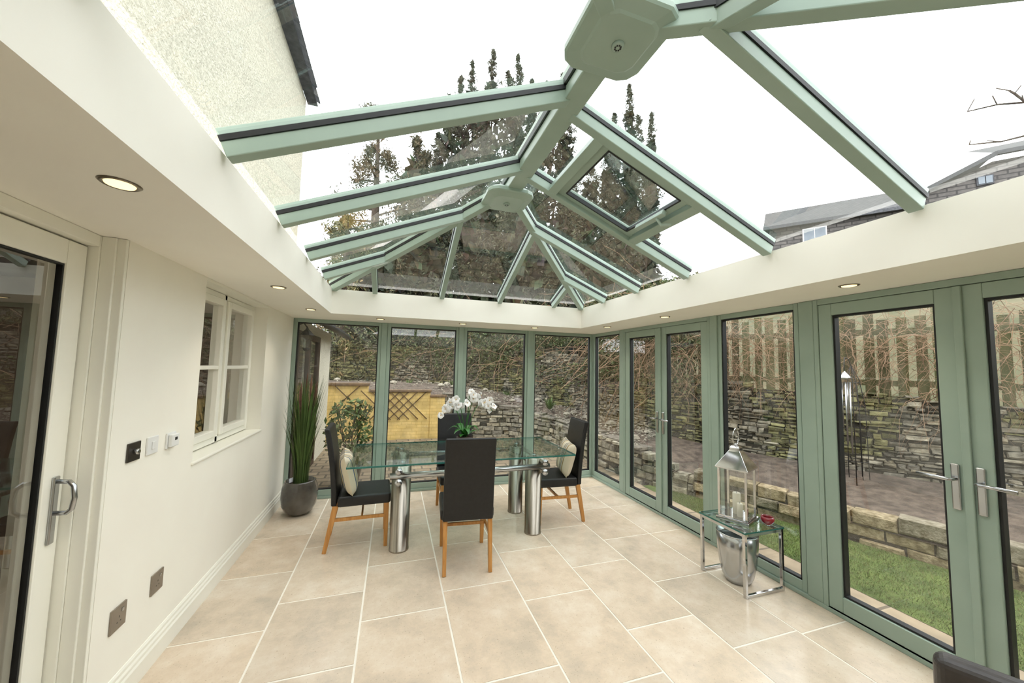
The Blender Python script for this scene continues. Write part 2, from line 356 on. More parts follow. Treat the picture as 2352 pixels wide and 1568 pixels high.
# rear glazing
ZT=ZS-.001
mul=[-1.16,-.13,.86,1.86,2.88]
n=2
for i in range(4):
    glazing('window_%d'%n,'Y',YB+.012,YB+.075,mul[i]+(.0 if i==0 else .035),mul[i+1]-(.0 if i==3 else .035),.03,ZT,(.045,.035,.07,.045)); n+=1
t=3
for x in mul[1:4]:
    b=MB(); b.box(x-.035,x+.035,YB-.005,YB+.085,.03,ZT); struct(b.build('trim_%d'%t,M['sage'],bevel=.006)); t+=1
b=MB(); b.box(XL,XR,YB-.005,YB+.1,0,.03); struct(b.build('trim_%d'%t,M['sage'],bevel=.004)); t+=1
b=MB(); b.box(XR,XR+.1,YB-.01,YB+.1,0,ZT); struct(b.build('trim_%d'%t,M['sage'],bevel=.006)); t+=1
# right glazing
xi,xo=XR+.012,XR+.075
def post(y,w=.07):
    global t
    b=MB(); b.box(XR-.004,XR+.085,y-w/2,y+w/2,.03,ZT); struct(b.build('trim_%d'%t,M['sage'],bevel=.006)); t+=1
b=MB(); b.box(XR-.004,XR+.1,-.58,YB-.01,0,.03); struct(b.build('trim_%d'%t,M['sage'],bevel=.004)); t+=1
def win(y0,y1):
    global n
    glazing('window_%d'%n,'X',xi,xo,y0,y1,.03,ZT,(.035,.035,.07,.045)); n+=1
win(4.19,4.89); post(4.15,.08); 
dn=2
def handle(root,y,toward):
    z=1.05; x=XR+.002
    b=MB(); b.box(x-.012,x,y-.017,y+.017,z-.15,z+.09); h=b.build('handle',M['satin'],root,True,bevel=.008,seg=3)
    b=MB(); b.tube([(x-.01,y,z+.01),(x-.05,y,z+.01),(x-.058,y+toward*.01,z+.01),(x-.058,y+toward*.13,z+.01)],.009,10); b.build('lever',M['satin'],h,True)
    b=MB(); b.lathe([(.009,0),(.009,.012),(.004,.014)],(0,0,0),14); k=b.build('lock_cylinder',M['nickel'],h,True)
    k.data.transform(Matrix.Translation(Vector((x-.01,y,z-.09))-wl(h))@Matrix.Rotation(R(-90),4,'Y'))
def french(y1,y0):
    global dn,t
    b=MB(); rframe(b,'X',XR-.003,XR+.085,y0,y1,.03,ZT,(.03,.03,.0,.04)); struct(b.build('trim_%d'%t,M['sage'],bevel=.004)); t+=1
    ym=(y0+y1)/2
    r1=glazing('door_%d'%dn,'X',XR+.002,xo,ym+.004,y1-.033,.035,ZT-.043,(.085,.08,.1,.08)); dn+=1
    r2=glazing('door_%d'%dn,'X',XR+.002,xo,y0+.033,ym-.004,.035,ZT-.043,(.08,.085,.1,.08)); dn+=1
    handle(r1,ym+.045,1); handle(r2,ym-.045,-1)
    b=MB(); b.box(XR-.014,XR+.002,ym-.02,ym+.014,.04,ZT-.045); b.build('meeting_bead',M['sage'],r2,True,bevel=.004)
french(4.11,2.73)
post(2.69,.08); win(1.93,2.65); post(1.87,.1); french(1.82,.40); post(.35,.1); win(-.5,.3); post(-.54,.08)

# ------------------------------------------------------------------ roof
RX,RY0,RY1=.835,1.24,2.73; ZE,ZR=2.425,3.045
roof=sroot('roof_lantern',(RX,2.0,ZF)); roof['label']='sage green framed hipped glass lantern roof over the room'
def hipP(sx,sy,k):
    ex=IX1 if sx>0 else IX0; ey=IY1 if sy>0 else IY0; ry=RY1 if sy>0 else RY0
    return Vector((RX+(ex-RX)*k,ry+(ey-ry)*k,ZR+(ZE-ZR)*k))
def rafter(p,q,nrm,w=.056,name='rafter'):
    p=Vector(p);q=Vector(q);nrm=Vector(nrm).normalized()
    b=MB(); b.bar(p-nrm*.025,q-nrm*.025,w,.062,nrm); o=b.build(name,M['sage'],roof,True,bevel=.004)
    b=MB(); b.bar(p+nrm*.016,q+nrm*.016,w+.012,.022,nrm); b.build('gasket',M['black'],o,True)
    b=MB(); b.bar(p+nrm*.042,q+nrm*.042,w+.006,.03,nrm); b.build('capping',M['sage_light'],o,True,bevel=.004)
    return o
slope=(ZR-ZE)/(IX1-RX)
nR=(slope,0,1); nL=(-slope,0,1); nB=(0,slope,1); nF=(0,-slope,1)
def eavesX(sx,y):
    ex=IX1 if sx>0 else IX0
    if y>RY1: k=(y-RY1)/(IY1-RY1); top=hipP(sx,1,k)
    elif y<RY0: k=(RY0-y)/(RY0-IY0); top=hipP(sx,-1,k)
    else: top=Vector((RX+sx*.05,y,ZR-.02))
    return top,Vector((ex-sx*.0,y,ZE))
for y in (.3,1.0,1.72,2.42,3.08,3.70): rafter(*eavesX(1,y),nR)
for y in (.3,.95,1.63,2.34,3.05,3.70): rafter(*eavesX(-1,y),nL)
def eavesY(sy,x):
    sx=1 if x>RX else -1; ex=IX1 if sx>0 else IX0; k=abs(x-RX)/abs(ex-RX)
    return hipP(sx,sy,k),Vector((x,IY1 if sy>0 else IY0,ZE))
for x in (-.23,.50,1.20,1.92): rafter(*eavesY(1,x),nB,w=.05)
for x in (-.23,.52,1.10,1.92): rafter(*eavesY(-1,x),nF)
for sx in (1,-1):
    for sy in (1,-1): rafter(hipP(sx,sy,0),hipP(sx,sy,1.0),(sx*slope,sy*slope,1),.06,'hip_rafter')
b=MB(); b.bar((RX,RY0-.05,ZR-.035),(RX,RY1+.05,ZR-.035),.12,.07); rb=b.build('ridge_beam',M['sage'],roof,True,bevel=.006)
b=MB(); b.bar((RX,RY0-.05,ZR+.02),(RX,RY1+.05,ZR+.02),.145,.04); b.build('gasket',M['black'],rb,True)
b=MB(); b.bar((RX,RY0-.05,ZR+.07),(RX,RY1+.05,ZR+.07),.12,.06); b.build('capping',M['sage_light'],rb,True,bevel=.01)
for yy in (RY0-.03,RY1+.03):
    c=(RX-.015,yy,ZR-.115)
    def ring(hw,ch,z):
        o=[(-hw,-hw+ch),(-hw+ch*.35,-hw+ch*.35),(-hw+ch,-hw),(hw-ch,-hw),(hw-ch*.35,-hw+ch*.35),(hw,-hw+ch),(hw,hw-ch),(hw-ch*.35,hw-ch*.35),(hw-ch,hw),(-hw+ch,hw),(-hw+ch*.35,hw-ch*.35),(-hw,hw-ch)]
        return [(c[0]+x,c[1]+y,c[2]+z) for x,y in o]
    b=MB(); b.loft([ring(.12,.05,0),ring(.13,.05,.006),ring(.178,.065,.016),ring(.186,.07,.024),ring(.186,.07,.05),ring(.16,.06,.07)]); bo=b.build('ridge_boss',M['sage'],roof,True,bevel=.004)
    b=MB(); b.lathe([(.016,-.012),(.024,-.01),(.026,.002)],c,24); v=b.build('air_vent',M['sage'],bo,True)
    for q in range(8):
        a=q*math.pi/4; b=MB(); b.box(c[0]+.012*math.cos(a)-.003,c[0]+.012*math.cos(a)+.003,c[1]+.012*math.sin(a)-.003,c[1]+.012*math.sin(a)+.003,c[2]-.0135,c[2]-.011)
        o=b.build('vent_hole',M['black'],bo,True)
# roof glass, four slopes
dz=Vector((0,0,.025))
A=[hipP(1,1,1)+dz,hipP(-1,1,1)+dz,hipP(-1,-1,1)+dz,hipP(1,-1,1)+dz]; T1=Vector((RX,RY1,ZR))+dz; T0=Vector((RX,RY0,ZR))+dz
for pts in ([A[0],A[3],T0,T1],[A[1],A[2],T0,T1],[A[0],A[1],T1],[A[2],A[3],T0]):
    b=MB(); b.add(pts,[tuple(range(len(pts)))]); b.build('roof_glass',M['roofglass'],roof,True)
# opening vent
def sl(tt,y,off=0): 
    return Vector((RX+.05+(IX1-RX-.05)*tt,y,ZR-.02+(ZE-ZR+.02)*tt))+Vector(nR).normalized()*off
y0,y1=1.745,2.395
b=MB(); b.bar(sl(.135,y0,-.02),sl(.135,y1,-.02),.065,.07,nR); vt=b.build('roof_vent',M['sage'],roof,True,bevel=.004)
b=MB(); b.bar(sl(.615,y0,-.02),sl(.615,y1,-.02),.07,.07,nR); b.build('vent_bar',M['sage'],vt,True,bevel=.004)
b=MB(); b.bar(sl(.175,y0),sl(.175,y1),.05,.05,nR); b.bar(sl(.57,y0),sl(.57,y1),.05,.05,nR); b.bar(sl(.15,y0+.02),sl(.6,y0+.02),.05,.05,nR); b.bar(sl(.15,y1-.02),sl(.6,y1-.02),.05,.05,nR)
b.build('vent_sash',M['sage'],vt,True,bevel=.004)
b=MB(); rr0=[sl(.193,y0+.047,-.012),sl(.193,y1-.047,-.012),sl(.552,y1-.047,-.012),sl(.552,y0+.047,-.012)]
for k in range(4): b.bar(rr0[k],rr0[(k+1)%4],.011,.03,nR)
b.build('vent_gasket',M['black'],vt,True)
b=MB(); b.add([sl(.19,y0+.04,-.008),sl(.19,y1-.04,-.008),sl(.556,y1-.04,-.008),sl(.556,y0+.04,-.008)],[(0,1,2,3)]); b.build('vent_glass',M['ventglass'],vt,True)
b=MB(); b.bar(sl(.555,1.93,-.045),sl(.555,2.22,-.045),.035,.035,nR); b.tube([sl(.555,2.0,-.06),sl(.58,1.98,-.10),sl(.61,1.94,-.085)],.010,8); b.build('vent_winder',M['sage_light'],vt,True,bevel=.003)

# ------------------------------------------------------------------ downlights
dl=[((276,421),'near left soffit, largest in the photo'),((640,659),'left soffit above the casement window'),((714,710),'far left corner of the soffit'),
    ((874,732),'rear soffit above the planted grass'),((1063,743),'rear soffit over the middle of the rear windows'),((1228,752),'rear soffit, second from the right rear corner'),
    ((1395,750),'right soffit nearest the rear corner'),((1527,727),'right soffit above the far french doors'),((1950,655),'right soffit above the near french doors')]
for (px,py),w in dl:
    p=onZ(px,py,ZS)
    r=thing('downlight','lit round recessed downlight in the '+w,'downlight',(p.x,p.y,ZS),group='recessed soffit downlights')
    b=MB(); b.lathe([(.036,-.001),(.044,-.006),(.05,-.001)],(0,0,0),32); b.build('rim',M['rimm'],r)
    b=MB(); b.lathe([(.001,-.0065),(.034,-.0065),(.036,-.003)],(0,0,0),24); b.build('lamp',M['lamp'],r)
    L_=bpy.data.lights.new('downlight_beam','SPOT'); L_.energy=8; L_.color=(1,.89,.72); L_.spot_size=R(110); L_.spot_blend=.8; L_.shadow_soft_size=.03
    o=bpy.data.objects.new('downlight_beam',L_); COL.objects.link(o); o.location=(p.x,p.y,ZS-.02)
L_=bpy.data.lights.new('kitchen_fill','POINT'); L_.energy=22; L_.color=(1,.88,.72); L_.shadow_soft_size=.15  # added fill light with no visible fitting, lifts the dark room behind the door glass
o=bpy.data.objects.new('kitchen_fill',L_); COL.objects.link(o); o.location=(-3.2,2.2,2.2)

# ------------------------------------------------------------------ wall plates
def plate(name,label,cat,px,py,w,h,m,extra):
    p=onX(px,py,XL); r=thing(name,label,cat,(XL,p.y,p.z))
    b=MB(); b.box(0,.009,-w/2,w/2,-h/2,h/2); b.build('plate',M[m],r,bevel=.003); extra(r); return r
def ex_dim(r):
    b=MB(); b.lathe([(.014,0),(.013,.016),(.01,.018)],(0,0,0),20); o=b.build('knob',M['satin'],r); o.data.transform(Matrix.Translation((.009,0,0))@Matrix.Rotation(R(90),4,'Y'))
def ex_sw(r):
    b=MB(); b.box(.009,.014,-.012,.012,-.02,.02); b.build('rocker',M['plastic'],r,bevel=.002)
def ex_th(r):
    b=MB(); b.box(.009,.028,-.036,.036,-.034,.034); o=b.build('body',M['plastic'],r,bevel=.005); b=MB(); b.box(.0282,.0285,-.01,.014,.0,.016); b.build('screen',M['black'],r)
def ex_so(r):
    b=MB(); b.box(.009,.0125,.012,.026,.018,.034); b.build('switch',M['satin'],r,bevel=.001)
    for q in ((-.002,.002,.0,.009),(-.014,-.008,-.02,-.015),(.008,.014,-.02,-.015)):
        b=MB(); b.box(.0088,.0096,*q); b.build('pin_hole',M['nickel'],r)
plate('dimmer_switch','dark nickel dimmer switch plate left of the white switch','switch',304,1037,.088,.088,'nickel',ex_dim)
plate('light_switch','white square switch plate between dimmer and thermostat','switch',347,1022,.088,.088,'plastic',ex_sw)
plate('thermostat','white square thermostat on the wall beside the casement window','thermostat',390,1010,.086,.086,'plastic',ex_th)
plate('power_socket','small steel socket plate low on the wall, farther from the cream door','socket',358,1335,.1,.105,'plate',ex_so)
plate('power_socket','small steel socket plate low on the wall, nearer to the cream door','socket',268,1418,.1,.105,'plate',ex_so)

# ------------------------------------------------------------------ dining table
tb=thing('dining_table','large glass topped dining table on four brushed steel columns','table',(.70,3.70,0))
b=MB(); b.box(-1.03,1.03,-.45,.47,.752,.769)
tg=b.build('tabletop',M['tableglass'],tb,bevel=.002)
tg.data.materials.append(M['glassedge'])
for p in tg.data.polygons:
    if abs(p.normal.z)<.5: p.material_index=1
lx=[.11-.70,1.36-.70]; ly=[-.27,.27]
for x in lx:
    for y in ly:
        b=MB(); b.lathe([(.083,0),(.083,.012),(.08,.014),(.08,.715),(.06,.722)],(x,y,0),40); l=b.build('leg',M['steel'],tb)
        b=MB(); b.lathe([(.03,.722),(.03,.7515)],(x,y,0),24); b.build('glass_pad',M['satin'],l)
for y in (-.38,.38):
    b=MB(); b.tube([(lx[0]-.1,y,.655),(lx[1]+.12,y,.655)],.027,16); b.build('long_rail',M['satin'],tb)
for x in (lx[0]-.03,lx[1]+.06):
    for dz_ in (.70,.61):
        b=MB(); b.tube([(x,-.42,dz_),(x,.42,dz_)],.024,16); c=b.build('cross_rail',M['steel'],tb)
        for y in (-.425,.425):
            b=MB(); b.tube([(x,y-.006,dz_),(x,y+.006,dz_)],.03,20); b.build('end_cap',M['satin'],c)

# ------------------------------------------------------------------ chairs
def make_chair():
    r=thing('dining_chair','','chair')
    b=MB(); b.box(-.215,.215,-.2,.235,.375,.465); b.build('seat',M['leather'],r,bevel=.02,seg=3)
    b=MB(); K=10; prof=[]
    for i in range(K+1):
        u=i/K; z=.385+.655*u; y=-.205-.02*u-.065*u*u; prof.append((y,z))
    w=.2; vs=[];fs=[]
    for (y,z) in prof: vs+=[(-w,y,z),(w,y,z),(w,y-.045,z),(-w,y-.045,z)]
    for i in range(K):
        a=i*4
        for k in range(4): fs.append((a+k,a+(k+1)%4,a+4+(k+1)%4,a+4+k))
    fs+= [(3,2,1,0),(K*4,K*4+1,K*4+2,K*4+3)]
    b.add(vs,fs,smooth=False); b.build('backrest',M['leather'],r,bevel=.012,seg=3)
    for sx in (-1,1):
        b=MB(); b.bar((sx*.18,.2,.38),(sx*.18,.205,0),.042,.042,(0,1,0),.03,.03); b.build('leg',M['oak'],r,bevel=.003)
        b=MB(); b.bar((sx*.178,-.215,.385),(sx*.178,-.285,0),.034,.046,(0,1,0),.028,.032); b.build('leg',M['oak'],r,bevel=.003)
        b=MB(); b.bar((sx*.18,.2,.265),(sx*.178,-.23,.265),.016,.028); b.build('stretcher',M['oak'],r,bevel=.002)
    b=MB(); b.bar((-.18,-.0,.265),(.18,-.0,.265),.016,.026); b.build('cross_stretcher',M['oak'],r,bevel=.002)
    return r
c0=make_chair()
spots=[(.635,3.17,R(-5),'black leather high-backed chair nearest the camera, back turned to it'),
       (.72,4.08,R(180),'black leather high-backed chair on the far side of the glass table'),
       (-.215,3.70,R(-88),'black leather high-backed chair at the left end of the glass table'),
       (1.70,3.72,R(86),'black leather high-backed chair at the right end of the glass table')]
for i,(x,y,a,l) in enumerate(spots):
    o=c0 if i==0 else copy_tree(c0)
    o.location=(x,y,0); o.rotation_euler=(0,0,a); o['label']=l; o['group']='black chairs around the glass table'
# cushions
def cushion(x,y,z,rot,label):
    b=MB(); N_=14; H=.175; TT=.062
    for sg in (1,-1):
        vs=[];fs=[]
        for i in range(N_+1):
            for j in range(N_+1):
                u=-1+2*i/N_; v=-1+2*j/N_
                k=(1-u**4)**.5*(1-v**4)**.5
                pin=1-.07*(1-abs(u))*abs(v)**3; pin2=1-.07*(1-abs(v))*abs(u)**3
                vs.append((u*H*pin2,sg*TT*k,v*H*pin))
        for i in range(N_):
            for j in range(N_):
                a=i*(N_+1)+j; q=(a,a+1,a+N_+2,a+N_+1); fs.append(q if sg>0 else q[::-1])
        b.add(vs,fs,smooth=True)
    o=b.build('cushion',M['stripe']); o.location=(x,y,z); o.rotation_euler=rot
    tag(o,label,'cushion',group='striped cushions on the end chairs')
cushion(-.345,3.63,.645,(R(14),R(3),R(-84)),'striped cream and blue cushion on the left end chair')
cushion(1.83,3.66,.645,(R(14),R(-4),R(80)),'striped cream and blue cushion on the right end chair')

# leather chair, bottom right corner
r=thing('leather_chair','dark grey-brown leather chair cut off by the bottom right corner','chair',(1.897,.61,0),R(-63))
b=MB(); b.box(-.23,.23,-.2,.2,.36,.45); b.build('seat',M['brownleather'],r,bevel=.03,seg=4)
b=MB(); b.bar((0,-.2,.36),(0,-.25,.785),.46,.07,(0,1,0)); b.build('backrest',M['brownleather'],r,bevel=.03,seg=5)
for sx in (-1,1):
    for yy in (-.19,.17):
        b=MB(); b.bar((sx*.19,yy,.37),(sx*.2,yy*1.1,0),.04,.04,(0,1,0),.028,.028); b.build('leg',M['brownwood'],r,bevel=.003)

# ------------------------------------------------------------------ orchid
r=thing('potted_orchid','white flowering orchid in a low pot on the glass table','plant',(.745,3.86,.7695))
b=MB(); b.lathe([(.05,0),(.075,.02),(.09,.06),(.085,.1),(.078,.1),(.07,.085)],(0,0,0),28); b.build('pot',M['brownwood'],r)
b=MB(); b.lathe([(.001,.09),(.078,.088)],(0,0,0),20); b.build('moss',M['potsoil'],r)
def strap(b,pts,w,up_=(0,0,1),col=(1,1,1)):
    vs=[];fs=[];n_=len(pts)
    for i,p in enumerate(pts):
        p=Vector(p); d=(Vector(pts[min(i+1,n_-1)])-Vector(pts[max(i-1,0)])).normalized(); sd=d.cross(Vector(up_))
        sd=sd.normalized() if sd.length>1e-4 else Vector((1,0,0)); ww=w*math.sin(math.pi*(.12+.86*i/(n_-1)))
        vs+=[p-sd*ww,p+sd*ww]
    for i in range(n_-1): fs.append((2*i,2*i+1,2*i+3,2*i+2))
    b.add(vs,fs,col,True)
for k in range(9):
    a=k*.7+U(-.2,.2); l=U(.12,.2); hh=U(.03,.1)
    b=MB(); strap(b,[(math.cos(a)*l*q,math.sin(a)*l*q,.09+hh*math.sin(q*2.6)*1.3) for q in [i/8 for i in range(9)]],.034); b.build('leaf',M['leafgreen'],r)
def flower_mesh():
    b=MB()
    for k in range(5):
        a=k*2*math.pi/5; ww=.019 if k%2 else .025; L_=.041
        pts=[(math.cos(a)*L_*q,-.004-.012*math.sin(q*2)+.012*(k%2)*q,math.sin(a)*L_*q) for q in (0,.25,.5,.75,1)]
        vs=[];fs=[]
        for i,p in enumerate(pts):
            w_=ww*(.3,.85,1,.85,.3)[i]; sd=Vector((-math.sin(a),0,math.cos(a)))
            vs+=[Vector(p)-sd*w_,Vector(p)+Vector((0,-.004,0)),Vector(p)+sd*w_]
        for i in range(4): fs+=[(3*i,3*i+1,3*i+4,3*i+3),(3*i+1,3*i+2,3*i+5,3*i+4)]
        b.add(vs,fs,smooth=True)
    return b
f0=flower_mesh().build('flower',M['petal'],r)
b=MB(); b.lathe([(.002,-.006),(.006,0),(.002,.006)],(0,-.018,0),10); fc=b.build('flower_centre',M['petalc'],f0)
first=True
stems=[((-.02,0),(-.07,-.02,.42),(-.17,-.04,.52),(-.25,-.05,.35)),((.0,.01),(.03,0,.45),(.08,-.02,.66),(.02,-.05,.48)),((.02,0),(.08,0,.44),(.19,-.02,.56),(.28,-.04,.36)),((0,.02),(-.03,.02,.40),(-.09,0,.56),(-.14,.0,.42)),((.01,.02),(.05,.02,.5),(.12,.02,.62),(.18,.0,.42))]
for st in stems:
    P0=Vector((st[0][0],st[0][1],.09)); P1=Vector(st[1]);P2=Vector(st[2]);P3=Vector(st[3])
    def bz(q): return ((1-q)**3)*P0+3*q*(1-q)**2*P1+3*q*q*(1-q)*P2+q**3*P3
    b=MB(); b.tube([bz(i/14) for i in range(15)],.0035,6); b.build('stem',M['leafgreen'],r)
    for k in range(8):
        q=.52+.48*k/7; p=bz(q)+Vector((U(-.035,.035),U(-.05,.01),U(-.035,.035)))
        if first: f=f0; first=False
        else:
            f=f0.copy(); COL.objects.link(f); f.parent=r; g=fc.copy(); COL.objects.link(g); g.parent=f
        f.location=p; f.rotation_euler=(U(-.6,.4),U(0,6),U(-1,1)); k2=U(.8,1.1); f.scale=(k2,k2,k2)

# ------------------------------------------------------------------ grass plant
r=thing('potted_grass','tall ornamental grass in a round dark glazed pot, left rear corner','plant',(-.90,4.50,0))
b=MB(); b.lathe([(.09,0),(.13,.03),(.165,.1),(.178,.19),(.17,.28),(.15,.335),(.15,.35),(.135,.35),(.13,.3)],(0,0,0),40); b.build('pot',M['pot'],r)
b=MB(); b.lathe([(.001,.31),(.135,.305)],(0,0,0),20); b.build('soil',M['potsoil'],r)
b=MB()
for k in range(300):
    a=U(0,6.28); l=U(.6,1.2); o=U(.03,.18); x0,y0=math.cos(a)*U(0,.08),math.sin(a)*U(0,.08)
    cg=U(.4,1); colr=(.085*cg+.02,.16*cg+.02,.045*cg)
    pts=[(max(-.25,x0+math.cos(a)*o*q*q),y0+math.sin(a)*o*q*q,.3+l*q-.12*o*q*q) for q in [i/6 for i in range(7)]]
    strap(b,pts,.006,(math.cos(a),math.sin(a),.1),colr)
b.build('blades',M['leafattr'],r)
for k in range(7):
    a=U(0,6.28); x,y=math.cos(a)*.12,math.sin(a)*.1; h=U(1.0,1.22)
    b=MB(); pts=[(x*q,y*q,.35+(h-.35+.12)*q) for q in [i/8 for i in range(9)]]+[(x*1.05,y*1.05,h+.2),(x*1.1,y*1.1,h+.3)]
    b.tube(pts,.003,6,radii=[.002]*8+[.008,.01,.003]); b.build('plume',M['plume'],r)

# ------------------------------------------------------------------ side table and what stands on it
sx0,sx1,sy0,sy1,sh=2.45,2.81,2.05,2.43,.455
r=thing('side_table','small chrome framed glass side table by the right window','side table',((sx0+sx1)/2,(sy0+sy1)/2,0))
for y in (sy0,sy1):
    b=MB(); w=.022
    for x in (sx0,sx1): b.box(x-w/2,x+w/2,y-w/2,y+w/2,0,sh-.012)
    b.box(sx0+w/2,sx1-w/2,y-w/2,y+w/2,0,w); b.box(sx0+w/2,sx1-w/2,y-w/2,y+w/2,sh-.012-w,sh-.012); b.build('leg_frame',M['chrome'],r,True,bevel=.002)
for x in (sx0,sx1):
    b=MB(); b.box(x-.011,x+.011,sy0+.011,sy1-.011,sh-.034,sh-.012); b.build('top_rail',M['chrome'],r,True,bevel=.002)
b=MB(); b.box(sx0-.015,sx1+.015,sy0-.015,sy1+.015,sh-.011,sh); g=b.build('tabletop',M['tableglass'],r,True)
g.data.materials.append(M['glassedge'])
for p in g.data.polygons:
    if abs(p.normal.z)<.5: p.material_index=1
r=thing('metal_bucket','polished silver tapered bucket on the floor under the side table','bucket',(2.60,2.24,0))
b=MB(); b.lathe([(.075,0),(.088,.006),(.108,.05),(.126,.13),(.138,.24),(.143,.36),(.136,.362),(.13,.3),(.1,.05),(.02,.03)],(0,0,0),40); b.build('body',M['satin'],r)
b=MB(); b.tube([(.141*math.cos(i*math.pi/16),.141*math.sin(i*math.pi/16),.362) for i in range(32)],.005,8,closed=True); b.build('rim',M['chrome'],r)
# lantern
r=thing('candle_lantern','chrome and glass candle lantern with ring standing on the side table','lantern',(2.62,2.25,sh+.0005),R(22))
b=MB(); b.box(-.115,.115,-.115,.115,0,.022); b.box(-.103,.103,-.103,.103,.022,.034); b.build('base',M['chrome'],r,bevel=.003)
for x in (-1,1):
    for y in (-1,1):
        b=MB(); b.box(x*.095-.008,x*.095+.008,y*.095-.008,y*.095+.008,.034,.39); b.build('post',M['chrome'],r,bevel=.001)
for k in range(4):
    b=MB(); a=k*math.pi/2; c_,s_=math.cos(a),math.sin(a)
    pts=[(-.087,.095,.036),(.087,.095,.036),(.087,.095,.388),(-.087,.095,.388)]
    b.add([(x*c_-y*s_,x*s_+y*c_,z) for x,y,z in pts],[(0,1,2,3)]); b.build('glass_pane',M['glass'],r)
b=MB(); b.lathe([(.148,.388),(.163,.392),(.163,.402),(.06,.52),(.052,.53),(.05,.55),(.035,.565)],(0,0,0),4,smooth=False,rot=R(45)); b.build('roof',M['chrome'],r,bevel=.002)
b=MB(); b.tube([(.06*math.cos(i*math.pi/16),0,.632+.065*math.sin(i*math.pi/16)) for i in range(32)],.0045,8,closed=True); b.tube([(0,0,.56),(0,0,.58)],.012,10); b.build('ring',M['chrome'],r)
for (x,y,h,rr) in ((.02,.01,.16,.028),(-.035,-.03,.10,.02)):
    p=Matrix.Rotation(R(22),3,'Z')@Vector((x,y,0))
    c=thing('candle','taller white pillar candle inside the lantern' if h>.12 else 'shorter white candle inside the lantern','candle',(2.62+p.x,2.25+p.y,sh+.035),group='candles in the lantern')
    b=MB(); b.lathe([(rr,0),(rr,h-.004),(rr*.85,h),(rr*.3,h-.006)],(0,0,0),24); b.build('wax',M['wax'],c)
    b=MB(); b.tube([(0,0,h-.006),(0,.001,h+.01)],.0012,6); b.build('wick',M['black'],c)
b=MB(); b.lathe([(.022,0),(.028,.004),(.042,.02),(.047,.04),(.04,.058),(.036,.058),(.04,.04),(.03,.014),(.002,.01)],(0,0,0),28)
o=b.build('votive_holder',M['red']); o.location=(2.755,2.11,sh+.0005); tag(o,'small round red glass votive holder on the side table','candle holder')

# ================================================================== OUTSIDE
b=MB(); b.box(-14,45,-14,60,-.3,-.12); struct(b.build('ground',M['hill']))
b=MB(); b.box(-3,3.55,5.1,8.95,-.12,-.1); struct(b.build('patio',M['patio']))
GX=3.54
b=MB(); b.box(3.0,GX+.02,-5,5.1,-.12,-.088); struct(b.build('path',M['flag']))
Rp=[(-2.5,8.97,1.0),(1.15,8.97,.93),(2.7,8.7,.62),(3.45,7.7,.45),(3.5,5.9,.42),(3.62,4.75,.38),(3.95,4.05,.16),(4.5,2.7,.14),(4.85,1.6,.14),(5.2,0,.14),(5.6,-3,.14)]
Bp=[(-5,12.6,1.1),(1.3,12.3,1.0),(3.2,10.8,.8),(4.5,8.8,.55),(4.85,7,.45),(4.9,5.8,.4),(5.35,4.8,.32),(6.1,3.4,.3),(6.8,2,.3),(7.6,0,.3),(8.8,-3,.3)]
b=MB(); vs=[];fs=[];NS=14;rows=0
for i in range(len(Rp)-1):
    for q in range(10 if i<len(Rp)-2 else 11):
        tt=q/10; a=Vector(Rp[i]).lerp(Vector(Rp[i+1]),tt); c=Vector(Bp[i]).lerp(Vector(Bp[i+1]),tt)
        a.z-=.05
        for j in range(NS+1):
            p=a.lerp(c,j/NS); nz=noise.noise(p*1.7)*.06+noise.noise(p*6)*.03
            vs.append((p.x,p.y,p.z+(nz if 0<j<NS else 0)+.12*math.sin(math.pi*j/NS)*(1 if i<3 else .3)))
        rows+=1
for i in range(rows-1):
    for j in range(NS): k=i*(NS+1)+j; fs.append((k,k+1,k+NS+2,k+NS+1))
b.add(vs,fs,smooth=True); struct(b.build('soil_bed',M['soil']))

